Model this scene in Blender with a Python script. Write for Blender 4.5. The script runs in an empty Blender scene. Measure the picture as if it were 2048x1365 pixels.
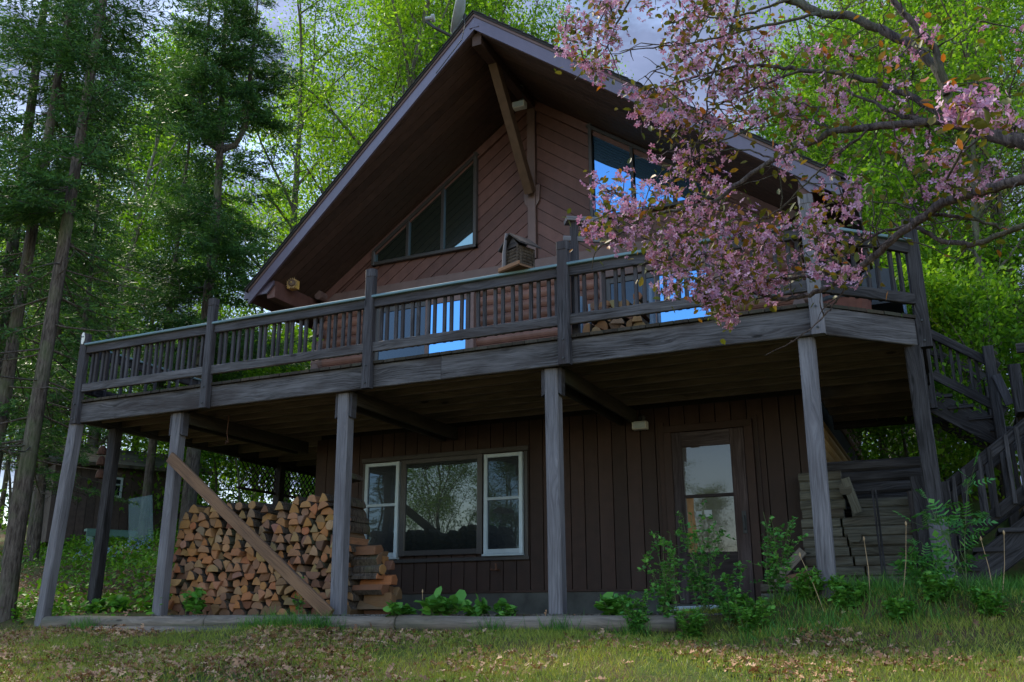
import bpy, bmesh, math, random
import numpy as np
from mathutils import Matrix, Vector
R = math.radians
rnd = random.Random(7)
rng = np.random.default_rng(11)
scene = bpy.context.scene
col = scene.collection

# ------------------------------------------------------------------ camera
CAM = np.array([3.66, -11.214, -0.007])
YAW, PITCH, ROLL, FPX = R(24.892), R(16.492), R(-0.156), 1852.648   # focal length in pixels of the 2048 wide photo
_fw = np.array([-math.sin(YAW)*math.cos(PITCH), math.cos(YAW)*math.cos(PITCH), math.sin(PITCH)])
_rt = np.array([math.cos(YAW), math.sin(YAW), 0.0])
_up = np.cross(_rt, _fw)
_rt, _up = _rt*math.cos(ROLL)+_up*math.sin(ROLL), -_rt*math.sin(ROLL)+_up*math.cos(ROLL)
cd = bpy.data.cameras.new('camera')
cd.sensor_width = 36
cd.lens = 36*FPX/2048
cd.clip_end = 2000
cam = bpy.data.objects.new('camera', cd)
col.objects.link(cam)
cam.matrix_world = Matrix(((_rt[0], _up[0], -_fw[0], CAM[0]), (_rt[1], _up[1], -_fw[1], CAM[1]),
                           (_rt[2], _up[2], -_fw[2], CAM[2]), (0, 0, 0, 1)))
scene.camera = cam

def ray(u, v):
    return _fw+_rt*(u-1024)/FPX+_up*(682.5-v)/FPX
def at_dist(u, v, t):            # point at horizontal distance t
    d = ray(u, v); return CAM+d*t/math.hypot(d[0], d[1])
def at_y(u, v, y):
    d = ray(u, v); return CAM+d*(y-CAM[1])/d[1]
def at_x(u, v, x):
    d = ray(u, v); return CAM+d*(x-CAM[0])/d[0]

# ------------------------------------------------------------------ sky, sun, exposure
SUN_EL, SUN_AZ = R(48), R(-66)      # low over the wood behind the house on the left, so the leaves glow
w = bpy.data.worlds.new('World')
scene.world = w
w.use_nodes = True
nt = w.node_tree
for n in list(nt.nodes): nt.nodes.remove(n)
def wn(t, **k):
    n = nt.nodes.new(t)
    for a, b in k.items(): setattr(n, a, b)
    return n
sky = wn('ShaderNodeTexSky', sky_type='NISHITA', sun_disc=False, sun_elevation=SUN_EL, sun_rotation=SUN_AZ)
sky.air_density = 1.3
sky.dust_density = 0.4
tc = wn('ShaderNodeTexCoord')
mp = wn('ShaderNodeMapping')
mp.inputs['Scale'].default_value = (1.0, 1.0, 2.2)
nz = wn('ShaderNodeTexNoise')
nz.inputs['Scale'].default_value = 4.5
nz.inputs['Detail'].default_value = 7
nz.inputs['Roughness'].default_value = 0.55
sep = wn('ShaderNodeSeparateXYZ')
ma = wn('ShaderNodeMath', operation='MULTIPLY_ADD')       # clouds gather over the forest (north), clear to the south
ma.inputs[1].default_value = 0.27
ma.inputs[2].default_value = 0.02
ad = wn('ShaderNodeMath', operation='ADD')
mr = wn('ShaderNodeMapRange')
mr.inputs['From Min'].default_value = 0.42
mr.inputs['From Max'].default_value = 0.72
ramp = wn('ShaderNodeValToRGB')
ramp.color_ramp.elements[0].position = 0.33
ramp.color_ramp.elements[0].color = (0.55, 0.72, 1.20, 1)
ramp.color_ramp.elements[1].position = 0.68
ramp.color_ramp.elements[1].color = (1.15, 1.36, 2.15, 1)
nz2 = wn('ShaderNodeTexNoise')
nz2.inputs['Scale'].default_value = 7.0
nz2.inputs['Detail'].default_value = 8
mix = wn('ShaderNodeMix', data_type='RGBA')
bg = wn('ShaderNodeBackground')
bg.inputs['Strength'].default_value = 0.15
out = wn('ShaderNodeOutputWorld')
L = nt.links.new
L(tc.outputs['Generated'], mp.inputs['Vector']); L(mp.outputs[0], nz.inputs['Vector']); L(mp.outputs[0], nz2.inputs['Vector'])
L(tc.outputs['Generated'], sep.inputs[0]); L(sep.outputs['Y'], ma.inputs[0]); L(ma.outputs[0], ad.inputs[0]); L(nz.outputs[0], ad.inputs[1])
L(ad.outputs[0], mr.inputs['Value']); L(nz2.outputs[0], ramp.inputs[0])
L(mr.outputs[0], mix.inputs[0]); L(sky.outputs[0], mix.inputs[6]); L(ramp.outputs[0], mix.inputs[7])
L(mix.outputs[2], bg.inputs['Color']); L(bg.outputs[0], out.inputs[0])

sl = bpy.data.lights.new('sun', 'SUN')
sl.energy = 3.6
sl.angle = R(10)
sl.color = (1.0, 0.90, 0.74)
sun = bpy.data.objects.new('sun', sl)
col.objects.link(sun)
_sd = Vector((math.sin(SUN_AZ)*math.cos(SUN_EL), math.cos(SUN_AZ)*math.cos(SUN_EL), math.sin(SUN_EL)))
sun.rotation_euler = _sd.to_track_quat('Z', 'Y').to_euler()
scene.view_settings.view_transform = 'Standard'
scene.view_settings.look = 'None'
scene.view_settings.exposure = 1.42
scene.view_settings.gamma = 1.0
scene.cycles.max_bounces = 7
scene.cycles.diffuse_bounces = 3
scene.cycles.glossy_bounces = 3
scene.cycles.transmission_bounces = 4
scene.cycles.transparent_max_bounces = 6

# ------------------------------------------------------------------ materials
class G:
    def __init__(s, name):
        s.m = bpy.data.materials.new(name); s.m.use_nodes = True
        s.t = s.m.node_tree
        for n in list(s.t.nodes): s.t.nodes.remove(n)
        s.out = s.n('ShaderNodeOutputMaterial')
    def n(s, ty, ins=None, **k):
        n = s.t.nodes.new(ty)
        for a, b in k.items(): setattr(n, a, b)
        for a, b in (ins or {}).items(): s.set(n, a, b)
        return n
    def set(s, n, key, v):
        i = n.inputs[key]
        if hasattr(v, 'is_output'): s.t.links.new(v, i)
        elif isinstance(v, bpy.types.Node): s.t.links.new(v.outputs[0], i)
        else:
            if isinstance(v, tuple) and len(v) == 3 and i.type == 'RGBA': v = v+(1,)
            i.default_value = v
    def math(s, op, a, b=0.0, c=None):
        n = s.n('ShaderNodeMath', operation=op)
        s.set(n, 0, a); s.set(n, 1, b)
        if c is not None: s.set(n, 2, c)
        return n.outputs[0]
    def mix(s, f, a, b, blend='MIX'):
        n = s.n('ShaderNodeMix', data_type='RGBA', blend_type=blend)
        s.set(n, 0, f); s.set(n, 6, a); s.set(n, 7, b)
        return n.outputs[2]
    def noise(s, vec, scale, detail=4, rough=0.55):
        n = s.n('ShaderNodeTexNoise', {'Scale': scale, 'Detail': detail, 'Roughness': rough})
        if vec is not None: s.set(n, 'Vector', vec)
        return n.outputs[0]
    def rampf(s, f, a, b):
        n = s.n('ShaderNodeMapRange', {'Value': f, 'From Min': a, 'From Max': b}); return n.outputs[0]
    def ramp(s, f, stops):
        n = s.n('ShaderNodeValToRGB', {0: f})
        e = n.color_ramp.elements
        while len(e) < len(stops): e.new(0.5)
        for x, (p, c) in zip(e, stops): x.position = p; x.color = tuple(c)+(1,)
        return n.outputs[0]
    def scaled(s, vec, sc):
        n = s.n('ShaderNodeMapping', {'Scale': sc}); s.set(n, 'Vector', vec); return n.outputs[0]
    def coord(s, o='Object'): return s.n('ShaderNodeTexCoord').outputs[o]
    def pos(s): return s.n('ShaderNodeNewGeometry').outputs['Position']
    def island(s): return s.n('ShaderNodeNewGeometry').outputs['Random Per Island']
    def objrand(s): return s.n('ShaderNodeObjectInfo').outputs['Random']
    def bump(s, h, strength=0.4, dist=0.01):
        return s.n('ShaderNodeBump', {'Height': h, 'Strength': strength, 'Distance': dist}).outputs[0]
    def bsdf(s, color, rough=0.7, normal=None, spec=0.3, metal=0.0):
        n = s.n('ShaderNodeBsdfPrincipled', {'Base Color': color, 'Roughness': rough, 'Metallic': metal, 'Specular IOR Level': spec})
        if normal is not None: s.set(n, 'Normal', normal)
        return n.outputs[0]
    def done(s, sh):
        s.t.links.new(sh, s.out.inputs[0]); return s.m

def wood(name, dark, light, bias=0.5, blotch=None, rough=0.8, bumps=0.5, fine=70, knots=True):
    g = G(name)
    uv = g.coord('UV')
    gv = g.scaled(uv, (2.2, fine, 1))
    warp = g.noise(g.scaled(uv, (1.5, 6, 1)), 1.0, 3)
    gv2 = g.n('ShaderNodeVectorMath', operation='ADD')
    g.set(gv2, 0, gv)
    vk = g.n('ShaderNodeTexVoronoi', {'Vector': g.scaled(uv, (1.25, 4.6, 1)), 'Scale': 1.0, 'Randomness': 1.0})
    wv = g.n('ShaderNodeCombineXYZ', {1: g.math('ADD', g.math('MULTIPLY', warp, 6.0), g.math('MULTIPLY', g.rampf(vk.outputs['Distance'], 0.42, 0.0), 4.5 if knots else 0.0))})
    g.set(gv2, 1, wv)
    grain = g.noise(gv2.outputs[0], 1.0, 5, 0.65)
    b2 = g.noise(g.scaled(uv, (1.1, 5, 1)), 1.3, 4)
    f = g.rampf(g.math('ADD', g.math('MULTIPLY', grain, 0.8), g.math('MULTIPLY', b2, 0.5)), bias-0.08, bias+0.30)
    c = g.mix(f, dark, light)
    if blotch:
        bl = g.rampf(g.noise(g.scaled(uv, (0.9, 3, 1)), 1.0, 5), 0.5, 0.66)
        c = g.mix(g.math('MULTIPLY', bl, 0.75), c, blotch)
    if knots:
        k = g.rampf(vk.outputs['Distance'], 0.085, 0.045)
        c = g.mix(g.math('MULTIPLY', k, 0.8), c, tuple(x*0.35 for x in dark))
    isl = g.island()
    c = g.mix(g.math('MULTIPLY', g.math('FRACT', g.math('MULTIPLY', isl, 7.31)), 0.7), c, (1.0, 0.80, 0.66), 'MULTIPLY')
    crack = g.rampf(g.noise(g.scaled(uv, (1.2, fine*1.6, 1)), 1.0, 2), 0.70, 0.76)
    c = g.mix(g.math('MULTIPLY', crack, 0.7), c, tuple(x*0.3 for x in dark))
    r = g.n('ShaderNodeHueSaturation', {'Color': c})
    g.set(r, 'Value', g.math('ADD', 0.62, g.math('MULTIPLY', isl, 0.72)))
    return g.done(g.bsdf(r.outputs[0], rough, g.bump(grain, bumps, 0.006), 0.25))

def paint(name, c, rough=0.6, var=0.25, scale=9, spec=0.3, grain=True):
    g = G(name)
    p = g.coord('Object')
    n1 = g.noise(p, scale, 5)
    cc = g.mix(g.rampf(n1, 0.3, 0.7), tuple(x*(1-var) for x in c), tuple(min(1, x*(1+var)) for x in c))
    ps = g.pos()
    fade = g.noise(g.scaled(ps, (0.8, 0.8, 0.35)), 1.0, 4)
    streak = g.noise(g.scaled(ps, (9, 9, 0.35)), 1.0, 3)
    wv = g.rampf(g.math('ADD', g.math('MULTIPLY', fade, 0.6), g.math('MULTIPLY', streak, 0.45)), 0.36, 0.70)
    cc = g.mix(g.math('MULTIPLY', wv, 0.55 if grain else 0.15), cc, tuple(min(1, x*1.45+.012) for x in c))
    isl = g.n('ShaderNodeHueSaturation', {'Color': cc})
    g.set(isl, 'Value', g.math('ADD', 0.72, g.math('MULTIPLY', g.island(), 0.42)))
    uv = g.coord('UV')
    gr = g.noise(g.scaled(uv, (3, 80, 1)), 1.0, 4)
    return g.done(g.bsdf(isl.outputs[0], rough, g.bump(gr, 0.35 if grain else 0.0, 0.004), spec))

def foliage(name, stops, trans=0.45, rough=0.5, spec=0.25, tcol=(1.05, 1.0, 0.5), clump=0.9):
    g = G(name)
    f = g.math('ADD', g.math('MULTIPLY', g.island(), 0.6), g.math('MULTIPLY', g.noise(g.pos(), clump, 2), 0.55))
    c = g.ramp(g.math('SUBTRACT', f, 0.07), stops)
    p = g.bsdf(c, rough, None, spec)
    tr = g.n('ShaderNodeBsdfTranslucent', {'Color': g.mix(1.0, c, tcol, 'MULTIPLY')})
    m = g.n('ShaderNodeMixShader', {0: trans, 1: p, 2: tr})
    return g.done(m.outputs[0])

def bark(name, dark, light, scale=6):
    g = G(name)
    p = g.pos()
    n1 = g.noise(g.scaled(p, (3.5, 3.5, 0.6)), scale, 6, 0.7)
    n2 = g.noise(p, 1.7, 3)
    c = g.mix(g.rampf(n1, 0.35, 0.68), dark, light)
    c = g.mix(g.math('MULTIPLY', g.rampf(n2, 0.52, 0.7), 0.55), c, (0.10, 0.13, 0.06))
    return g.done(g.bsdf(c, 0.9, g.bump(n1, 0.9, 0.02), 0.1))

M = {}
M['deck_wood'] = wood('weathered_deck_wood', (0.012, 0.0095, 0.0095), (0.135, 0.133, 0.15), 0.56, (0.026, 0.019, 0.019))
M['post_wood'] = wood('grey_post_wood', (0.045, 0.043, 0.050), (0.18, 0.178, 0.205), 0.5, (0.10, 0.095, 0.11), knots=True)
M['dark_wood'] = wood('dark_stained_wood', (0.010, 0.009, 0.0105), (0.082, 0.079, 0.09), 0.62, (0.012, 0.010, 0.011))
M['rail_wood'] = wood('railing_wood', (0.011, 0.010, 0.012), (0.082, 0.080, 0.096), 0.55, (0.028, 0.022, 0.025))
M['cap_wood'] = wood('blue_green_rail_cap', (0.05, 0.10, 0.13), (0.14, 0.23, 0.28), 0.42, (0.09, 0.13, 0.15), rough=0.75, bumps=0.2)  # blue-green tone over the cap board grain
M['joist_wood'] = wood('mossy_joist_wood', (0.012, 0.0095, 0.008), (0.05, 0.042, 0.033), 0.5, (0.03, 0.032, 0.02))
M['joist_pale'] = wood('pale_joist_wood', (0.030, 0.024, 0.021), (0.15, 0.122, 0.104), 0.45, (0.05, 0.045, 0.038))
M['timber'] = wood('grey_green_timber', (0.020, 0.018, 0.014), (0.14, 0.135, 0.11), 0.52, (0.04, 0.026, 0.016), fine=45)
M['border_log'] = wood('border_log_wood', (0.05, 0.042, 0.035), (0.20, 0.17, 0.145), 0.48, (0.08, 0.085, 0.06), fine=40)
M['plank'] = wood('brown_plank', (0.055, 0.030, 0.02), (0.19, 0.11, 0.065), 0.47, (0.05, 0.036, 0.035))
M['siding'] = paint('brown_siding', (0.098, 0.045, 0.040), 0.55)
M['log_siding'] = paint('brown_log_siding', (0.14, 0.066, 0.052), 0.5)
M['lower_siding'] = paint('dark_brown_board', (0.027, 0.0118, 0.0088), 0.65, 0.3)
M['soffit'] = paint('dark_soffit_boards', (0.050, 0.027, 0.022), 0.7)
M['fascia'] = paint('brown_fascia', (0.090, 0.070, 0.110), 0.32, 0.08, spec=0.6)
M['trim'] = paint('brown_trim', (0.115, 0.072, 0.070), 0.5, 0.15)
M['beam'] = paint('oiled_brown_beam', (0.085, 0.050, 0.034), 0.5, 0.3)
M['side_siding'] = paint('tan_side_siding', (0.30, 0.19, 0.085), 0.6, 0.2)
M['black'] = paint('dark_recess', (0.012, 0.010, 0.010), 0.8, 0.1, grain=False)
M['frame_dark'] = paint('dark_bronze_frame', (0.045, 0.040, 0.042), 0.35, 0.1, grain=False)
M['frame_white'] = paint('white_vinyl_frame', (0.36, 0.43, 0.50), 0.35, 0.08, grain=False)
M['white_plastic'] = paint('white_plastic', (0.62, 0.62, 0.60), 0.4, 0.08, grain=False)
M['steel'] = paint('grey_steel', (0.24, 0.26, 0.28), 0.4, 0.15, grain=False, spec=0.5)
M['black_metal'] = paint('black_metal', (0.02, 0.022, 0.026), 0.6, 0.2, grain=False, spec=0.5)
M['blue_metal'] = paint('blue_grey_metal', (0.10, 0.15, 0.22), 0.35, 0.15, grain=False, spec=0.5)
M['rust'] = paint('rusty_iron', (0.075, 0.034, 0.022), 0.8, 0.4, 30, grain=False)
M['concrete'] = paint('mossy_concrete', (0.055, 0.055, 0.052), 0.9, 0.4, 5, grain=False)
M['teal_paint'] = paint('faded_teal_paint', (0.08, 0.16, 0.14), 0.6, 0.2)
M['shed_wall'] = paint('dark_shed_board', (0.06, 0.042, 0.038), 0.75, 0.3)
M['yellow_wood'] = paint('yellow_wood', (0.50, 0.30, 0.08), 0.5, 0.2)
M['orange_brown'] = paint('orange_brown_strip', (0.20, 0.095, 0.03), 0.5, 0.35)
M['tub'] = paint('red_brown_tub', (0.14, 0.045, 0.03), 0.55, 0.25)
M['wax_leaf'] = foliage('broad_green_leaf', [(0.15, (0.045, 0.14, 0.022)), (0.5, (0.085, 0.25, 0.035)), (0.9, (0.16, 0.36, 0.055))], 0.3)

def shingle():
    g = G('dark_shingles')
    c = g.mix(g.noise(g.pos(), 25, 3), (0.015, 0.015, 0.018), (0.055, 0.053, 0.058))
    return g.done(g.bsdf(c, 0.9, g.bump(g.noise(g.pos(), 60, 3), 0.5, 0.01), 0.2))
M['shingle'] = shingle()

def glass(name, refl, tint=(0.012, 0.014, 0.016), gl=(0.85, 0.93, 1.0)):
    g = G(name)
    lw = g.n('ShaderNodeLayerWeight', {'Blend': 0.35})
    f = g.math('ADD', refl, g.math('MULTIPLY', lw.outputs['Fresnel'], 0.35))
    wob = g.bump(g.noise(g.pos(), 1.4, 1), 0.06, 0.05)
    a = g.bsdf(tint, 0.25, None, 0.2)
    b = g.n('ShaderNodeBsdfGlossy', {'Color': gl, 'Roughness': 0.012, 'Normal': wob})
    return g.done(g.n('ShaderNodeMixShader', {0: f, 1: a, 2: b}).outputs[0])
M['glass'] = glass('window_glass', 0.06, (0.006, 0.008, 0.008))
M['glass_gable'] = glass('gable_window_glass', 0.30, (0.008, 0.012, 0.011), (0.7, 0.95, 0.95))
M['glass_door'] = glass('storm_door_glass', 0.06, (0.035, 0.026, 0.022), (0.62, 0.64, 0.70))
M['glass_sky'] = glass('sky_tinted_glass', 0.62, gl=(0.19, 0.48, 0.92))  # blue of the reflected sky put into the gloss colour
M['glass_dim'] = glass('dim_window_glass', 0.04, (0.008, 0.011, 0.016), (0.35, 0.5, 0.72))  # reflected sky dimmed and blued through the gloss colour
def clear_sheet():
    g = G('clear_plastic_sheet')
    a = g.n('ShaderNodeBsdfTransparent', {'Color': (0.8, 0.9, 0.92, 1)})
    b = g.bsdf((0.30, 0.42, 0.44), 0.25, None, 0.5)
    return g.done(g.n('ShaderNodeMixShader', {0: 0.24, 1: a, 2: b}).outputs[0])
M['clear_sheet'] = clear_sheet()

def log_end():
    g = G('split_log_wood')
    p = g.coord('Object')
    rr = g.objrand()
    base = g.ramp(rr, [(0.0, (0.20, 0.115, 0.075)), (0.25, (0.30, 0.165, 0.095)), (0.5, (0.38, 0.22, 0.135)), (0.72, (0.42, 0.19, 0.085)), (0.9, (0.30, 0.235, 0.185))])
    sx = g.n('ShaderNodeSeparateXYZ', {0: p})
    r2 = g.math('SQRT', g.math('ADD', g.math('POWER', sx.outputs[0], 2.0), g.math('POWER', sx.outputs[2], 2.0)))
    rings = g.math('SINE', g.math('ADD', g.math('MULTIPLY', r2, 420.0), g.math('MULTIPLY', g.noise(p, 25, 3), 9.0)))
    stain = g.noise(g.n('ShaderNodeVectorMath', {0: p, 1: g.n('ShaderNodeCombineXYZ', {0: g.math('MULTIPLY', rr, 37.0)})}, operation='ADD').outputs[0], 16, 4)
    c = g.mix(g.math('ADD', 0.22, g.math('MULTIPLY', rings, 0.20)), base, (0.10, 0.05, 0.03))
    c = g.mix(g.rampf(stain, 0.42, 0.72), c, g.mix(0.5, base, (0.13, 0.075, 0.05)))
    rad = g.noise(g.scaled(p, (60, 8, 60)), 1.0, 4)
    return g.done(g.bsdf(c, 0.85, g.bump(rad, 0.6, 0.006), 0.15))
M['log_end'] = log_end()
M['log_bark'] = bark('log_bark', (0.03, 0.022, 0.018), (0.13, 0.10, 0.08), 14)
M['spruce_bark'] = bark('spruce_bark', (0.028, 0.021, 0.018), (0.15, 0.125, 0.11), 9)
M['pale_bark'] = bark('pale_bark', (0.10, 0.095, 0.085), (0.30, 0.28, 0.26), 5)
M['ash_bark'] = bark('ash_bark', (0.05, 0.045, 0.035), (0.18, 0.16, 0.13), 6)
M['apple_bark'] = bark('crabapple_bark', (0.028, 0.022, 0.024), (0.15, 0.12, 0.12), 16)
M['spruce'] = foliage('spruce_needles', [(0.15, (0.018, 0.058, 0.016)), (0.5, (0.045, 0.125, 0.030)), (0.9, (0.12, 0.25, 0.05))], 0.28, 0.55)
M['hemlock'] = foliage('hemlock_needles', [(0.15, (0.035, 0.055, 0.012)), (0.5, (0.065, 0.10, 0.02)), (0.9, (0.13, 0.17, 0.03))], 0.35, 0.55)
M['dry_needles'] = foliage('dry_brown_needles', [(0.2, (0.06, 0.032, 0.02)), (0.8, (0.13, 0.075, 0.045))], 0.2, 0.8)
M['maple'] = foliage('maple_leaves', [(0.12, (0.036, 0.115, 0.010)), (0.5, (0.105, 0.26, 0.017)), (0.9, (0.24, 0.42, 0.035))], 0.6)
M['ash'] = foliage('ash_leaves', [(0.12, (0.050, 0.135, 0.010)), (0.5, (0.135, 0.30, 0.018)), (0.9, (0.29, 0.48, 0.04))], 0.6)
M['shrub'] = foliage('shrub_leaves', [(0.12, (0.035, 0.14, 0.035)), (0.5, (0.08, 0.26, 0.055)), (0.9, (0.17, 0.40, 0.07))], 0.35)
M['weed'] = foliage('bank_weeds', [(0.12, (0.04, 0.13, 0.010)), (0.5, (0.10, 0.26, 0.018)), (0.9, (0.20, 0.38, 0.03))], 0.3)
M['grass'] = foliage('grass_blades', [(0.1, (0.08, 0.13, 0.018)), (0.5, (0.20, 0.26, 0.035)), (0.75, (0.32, 0.34, 0.06)), (0.95, (0.48, 0.38, 0.15))], 0.3)
M['tall_grass'] = foliage('tall_grass_blades', [(0.1, (0.025, 0.095, 0.014)), (0.5, (0.055, 0.18, 0.025)), (0.95, (0.15, 0.30, 0.05))], 0.3)
M['dead_leaf'] = foliage('fallen_oak_leaves', [(0.1, (0.10, 0.045, 0.024)), (0.4, (0.24, 0.125, 0.07)), (0.65, (0.37, 0.21, 0.125)), (0.95, (0.55, 0.38, 0.25))], 0.12, 0.7, tcol=(1, .8, .5))
M['apple_leaf'] = foliage('crabapple_leaves', [(0.1, (0.045, 0.060, 0.012)), (0.4, (0.085, 0.10, 0.018)), (0.66, (0.15, 0.115, 0.022)), (0.82, (0.30, 0.10, 0.02)), (0.97, (0.42, 0.11, 0.02))], 0.4, tcol=(1.0, 1.0, 0.45))
M['petal'] = foliage('crabapple_petals', [(0.1, (0.27, 0.10, 0.19)), (0.45, (0.43, 0.225, 0.355)), (0.9, (0.60, 0.41, 0.54))], 0.25, 0.6, 0.2, tcol=(1.0, 0.72, 0.85), clump=3)
M['blue_petal'] = foliage('blue_petals', [(0.1, (0.12, 0.20, 0.50)), (0.9, (0.32, 0.45, 0.72))], 0.3, tcol=(1, 1, 1))
M['stalk'] = paint('dry_stalk', (0.34, 0.23, 0.13), 0.7, 0.3, grain=False)
M['stem'] = paint('green_stem', (0.10, 0.14, 0.05), 0.6, 0.3, grain=False)

# ------------------------------------------------------------------ mesh helpers
class MB:
    def __init__(s): s.v = []; s.f = []; s.uv = []; s.mi = []
    def add(s, verts, faces, uvs=None, mi=0):
        o = len(s.v); s.v.extend(tuple(float(c) for c in p) for p in verts)
        for k, f in enumerate(faces):
            s.f.append([i+o for i in f]); s.mi.append(mi)
            s.uv.append(uvs[k] if uvs else [(verts[i][0]*.7+verts[i][1]*.7, verts[i][2]) for i in f])
        return s
    def beam(s, p0, p1, w_, h_, up=(0, 0, 1), ch=0.006, mi=0, roll=None, p_ends=None):
        p0 = np.array(p0, float); p1 = np.array(p1, float); d = p1-p0; ln = np.linalg.norm(d); d = d/ln
        u = np.array(up, float)
        if abs(u@d) > 0.98: u = np.array([0, 1.0, 0])
        sd = np.cross(d, u); sd /= np.linalg.norm(sd); u = np.cross(sd, d)
        a, b = w_/2, h_/2; c = min(ch, a*.45, b*.45)
        prof = [(-a+c, -b), (a-c, -b), (a, -b+c), (a, b-c), (a-c, b), (-a+c, b), (-a, b-c), (-a, -b+c)]
        vs = [p+sd*x+u*y for p in (p0, p1) for x, y in prof]
        o1, o2 = rnd.random()*50, rnd.random()*50
        fs = []; uv = []
        acc = 0
        for i in range(8):
            j = (i+1) % 8
            wd = math.hypot(prof[i][0]-prof[j][0], prof[i][1]-prof[j][1])
            fs.append((i, j, j+8, i+8)); uv.append([(o1, o2+acc), (o1, o2+acc+wd), (o1+ln, o2+acc+wd), (o1+ln, o2+acc)])
            acc += wd
        fs.append(tuple(range(7, -1, -1))); fs.append(tuple(range(8, 16)))
        uv.append([(o1+prof[i][0]*.2, o2+prof[i][1]) for i in range(7, -1, -1)]); uv.append([(o1+3+prof[i][0]*.2, o2+prof[i][1]) for i in range(8)])
        return s.add(vs, fs, uv, mi)
    def box(s, lo, hi, mi=0, ch=0.004):
        lo = np.array(lo, float); hi = np.array(hi, float); c = (lo+hi)/2; e = hi-lo; k = int(np.argmax(e))
        p0 = c.copy(); p1 = c.copy(); p0[k] = lo[k]; p1[k] = hi[k]
        if k == 0: return s.beam(p0, p1, e[1], e[2], ch=ch, mi=mi)
        if k == 1: return s.beam(p0, p1, e[0], e[2], ch=ch, mi=mi)
        return s.beam(p0, p1, e[0], e[1], up=(0, 1, 0), ch=ch, mi=mi)
    def prism(s, poly, vec, mi=0, along=None):
        poly = [np.array(p, float) for p in poly]; n = len(poly); vec = np.array(vec, float)
        nn = np.zeros(3)
        for i in range(n): nn += np.cross(poly[i], poly[(i+1) % n])
        if nn@vec > 0: poly = poly[::-1]
        a = np.array(along if along is not None else poly[1]-poly[0], float); a /= np.linalg.norm(a)
        b = np.cross(vec/np.linalg.norm(vec), a)
        o1, o2 = rnd.random()*50, rnd.random()*50
        f2 = lambda p: (o1+p@a, o2+p@b)
        vs = poly+[p+vec for p in poly]
        fs = [tuple(range(n)), tuple(range(2*n-1, n-1, -1))]
        uv = [[f2(p) for p in poly], [f2(p) for p in poly[::-1]]]
        for i in range(n):
            j = (i+1) % n
            fs.append((j, i, i+n, j+n)); uv.append([f2(poly[j]), f2(poly[i]), f2(poly[i]), f2(poly[j])])
        return s.add(vs, fs, uv, mi)
    def tube(s, pts, rad, n=8, mi=0, caps=True):
        pts = [np.array(p, float) for p in pts]
        if not hasattr(rad, '__len__'): rad = [rad]*len(pts)
        t0 = pts[1]-pts[0]; ref = np.array([0, 0, 1.0]) if abs(t0[2]) < .9*np.linalg.norm(t0) else np.array([1.0, 0, 0])
        vs = []; ls = [0]
        for i, p in enumerate(pts):
            t = pts[min(i+1, len(pts)-1)]-pts[max(i-1, 0)]; t = t/(np.linalg.norm(t)+1e-9)
            a = np.cross(t, ref); a /= (np.linalg.norm(a)+1e-9); b = np.cross(t, a); ref = np.cross(a, t)
            for k in range(n):
                th = 2*math.pi*k/n; vs.append(p+(a*math.cos(th)+b*math.sin(th))*rad[i])
            if i: ls.append(ls[-1]+np.linalg.norm(p-pts[i-1]))
        o1, o2 = rnd.random()*50, rnd.random()*50
        fs = []; uv = []
        for i in range(len(pts)-1):
            for k in range(n):
                k2 = (k+1) % n; cir = 2*math.pi*rad[0]/n
                fs.append((i*n+k, (i+1)*n+k, (i+1)*n+k2, i*n+k2))
                uv.append([(o1+ls[i], o2+k*cir), (o1+ls[i+1], o2+k*cir), (o1+ls[i+1], o2+(k+1)*cir), (o1+ls[i], o2+(k+1)*cir)])
        if caps:
            m = (len(pts)-1)*n
            fs.append(tuple(range(n))); uv.append([(o1, o2)]*n); fs.append(tuple(range(m+n-1, m-1, -1))); uv.append([(o1, o2)]*n)
        return s.add(vs, fs, uv, mi)
    def lathe(s, prof, n=20, origin=(0, 0, 0), mi=0, axis=None):
        vs = []; o = np.array(origin, float)
        for r_, z_ in prof:
            for k in range(n):
                th = 2*math.pi*k/n; vs.append((r_*math.cos(th), r_*math.sin(th), z_))
        if axis is not None:
            q = Vector((0, 0, 1)).rotation_difference(Vector(axis)).to_matrix()
            vs = [tuple(q @ Vector(v)) for v in vs]
        vs = [np.array(v)+o for v in vs]
        fs = [(i*n+k, i*n+(k+1) % n, (i+1)*n+(k+1) % n, (i+1)*n+k) for i in range(len(prof)-1) for k in range(n)]
        fs.append(tuple(range(n-1, -1, -1))); m = (len(prof)-1)*n; fs.append(tuple(range(m, m+n)))
        return s.add(vs, fs, None, mi)
    def mesh(s, name, mats, smooth=False):
        me = bpy.data.meshes.new(name)
        me.from_pydata(s.v, [], s.f)
        for m in (mats if isinstance(mats, (list, tuple)) else [mats]): me.materials.append(m)
        uvl = me.uv_layers.new(name='UVMap')
        flat = np.array([c for f in s.uv for p in f for c in p], dtype=np.float32)
        uvl.data.foreach_set('uv', flat)
        me.polygons.foreach_set('material_index', np.array(s.mi, dtype=np.int32))
        if smooth: me.polygons.foreach_set('use_smooth', np.ones(len(s.f), dtype=bool))
        me.update()
        return me
    def obj(s, name, mats, parent=None, smooth=False, loc=None):
        o = bpy.data.objects.new(name, s.mesh(name, mats, smooth))
        if loc is not None:
            o.data.transform(Matrix.Translation(-Vector(loc))); o.location = loc
        col.objects.link(o)
        if parent is not None:
            o.parent = parent
            if parent.type == 'EMPTY' or parent.location.length > 0: o.matrix_parent_inverse = Matrix.Translation(parent.location).inverted()
        return o

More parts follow.
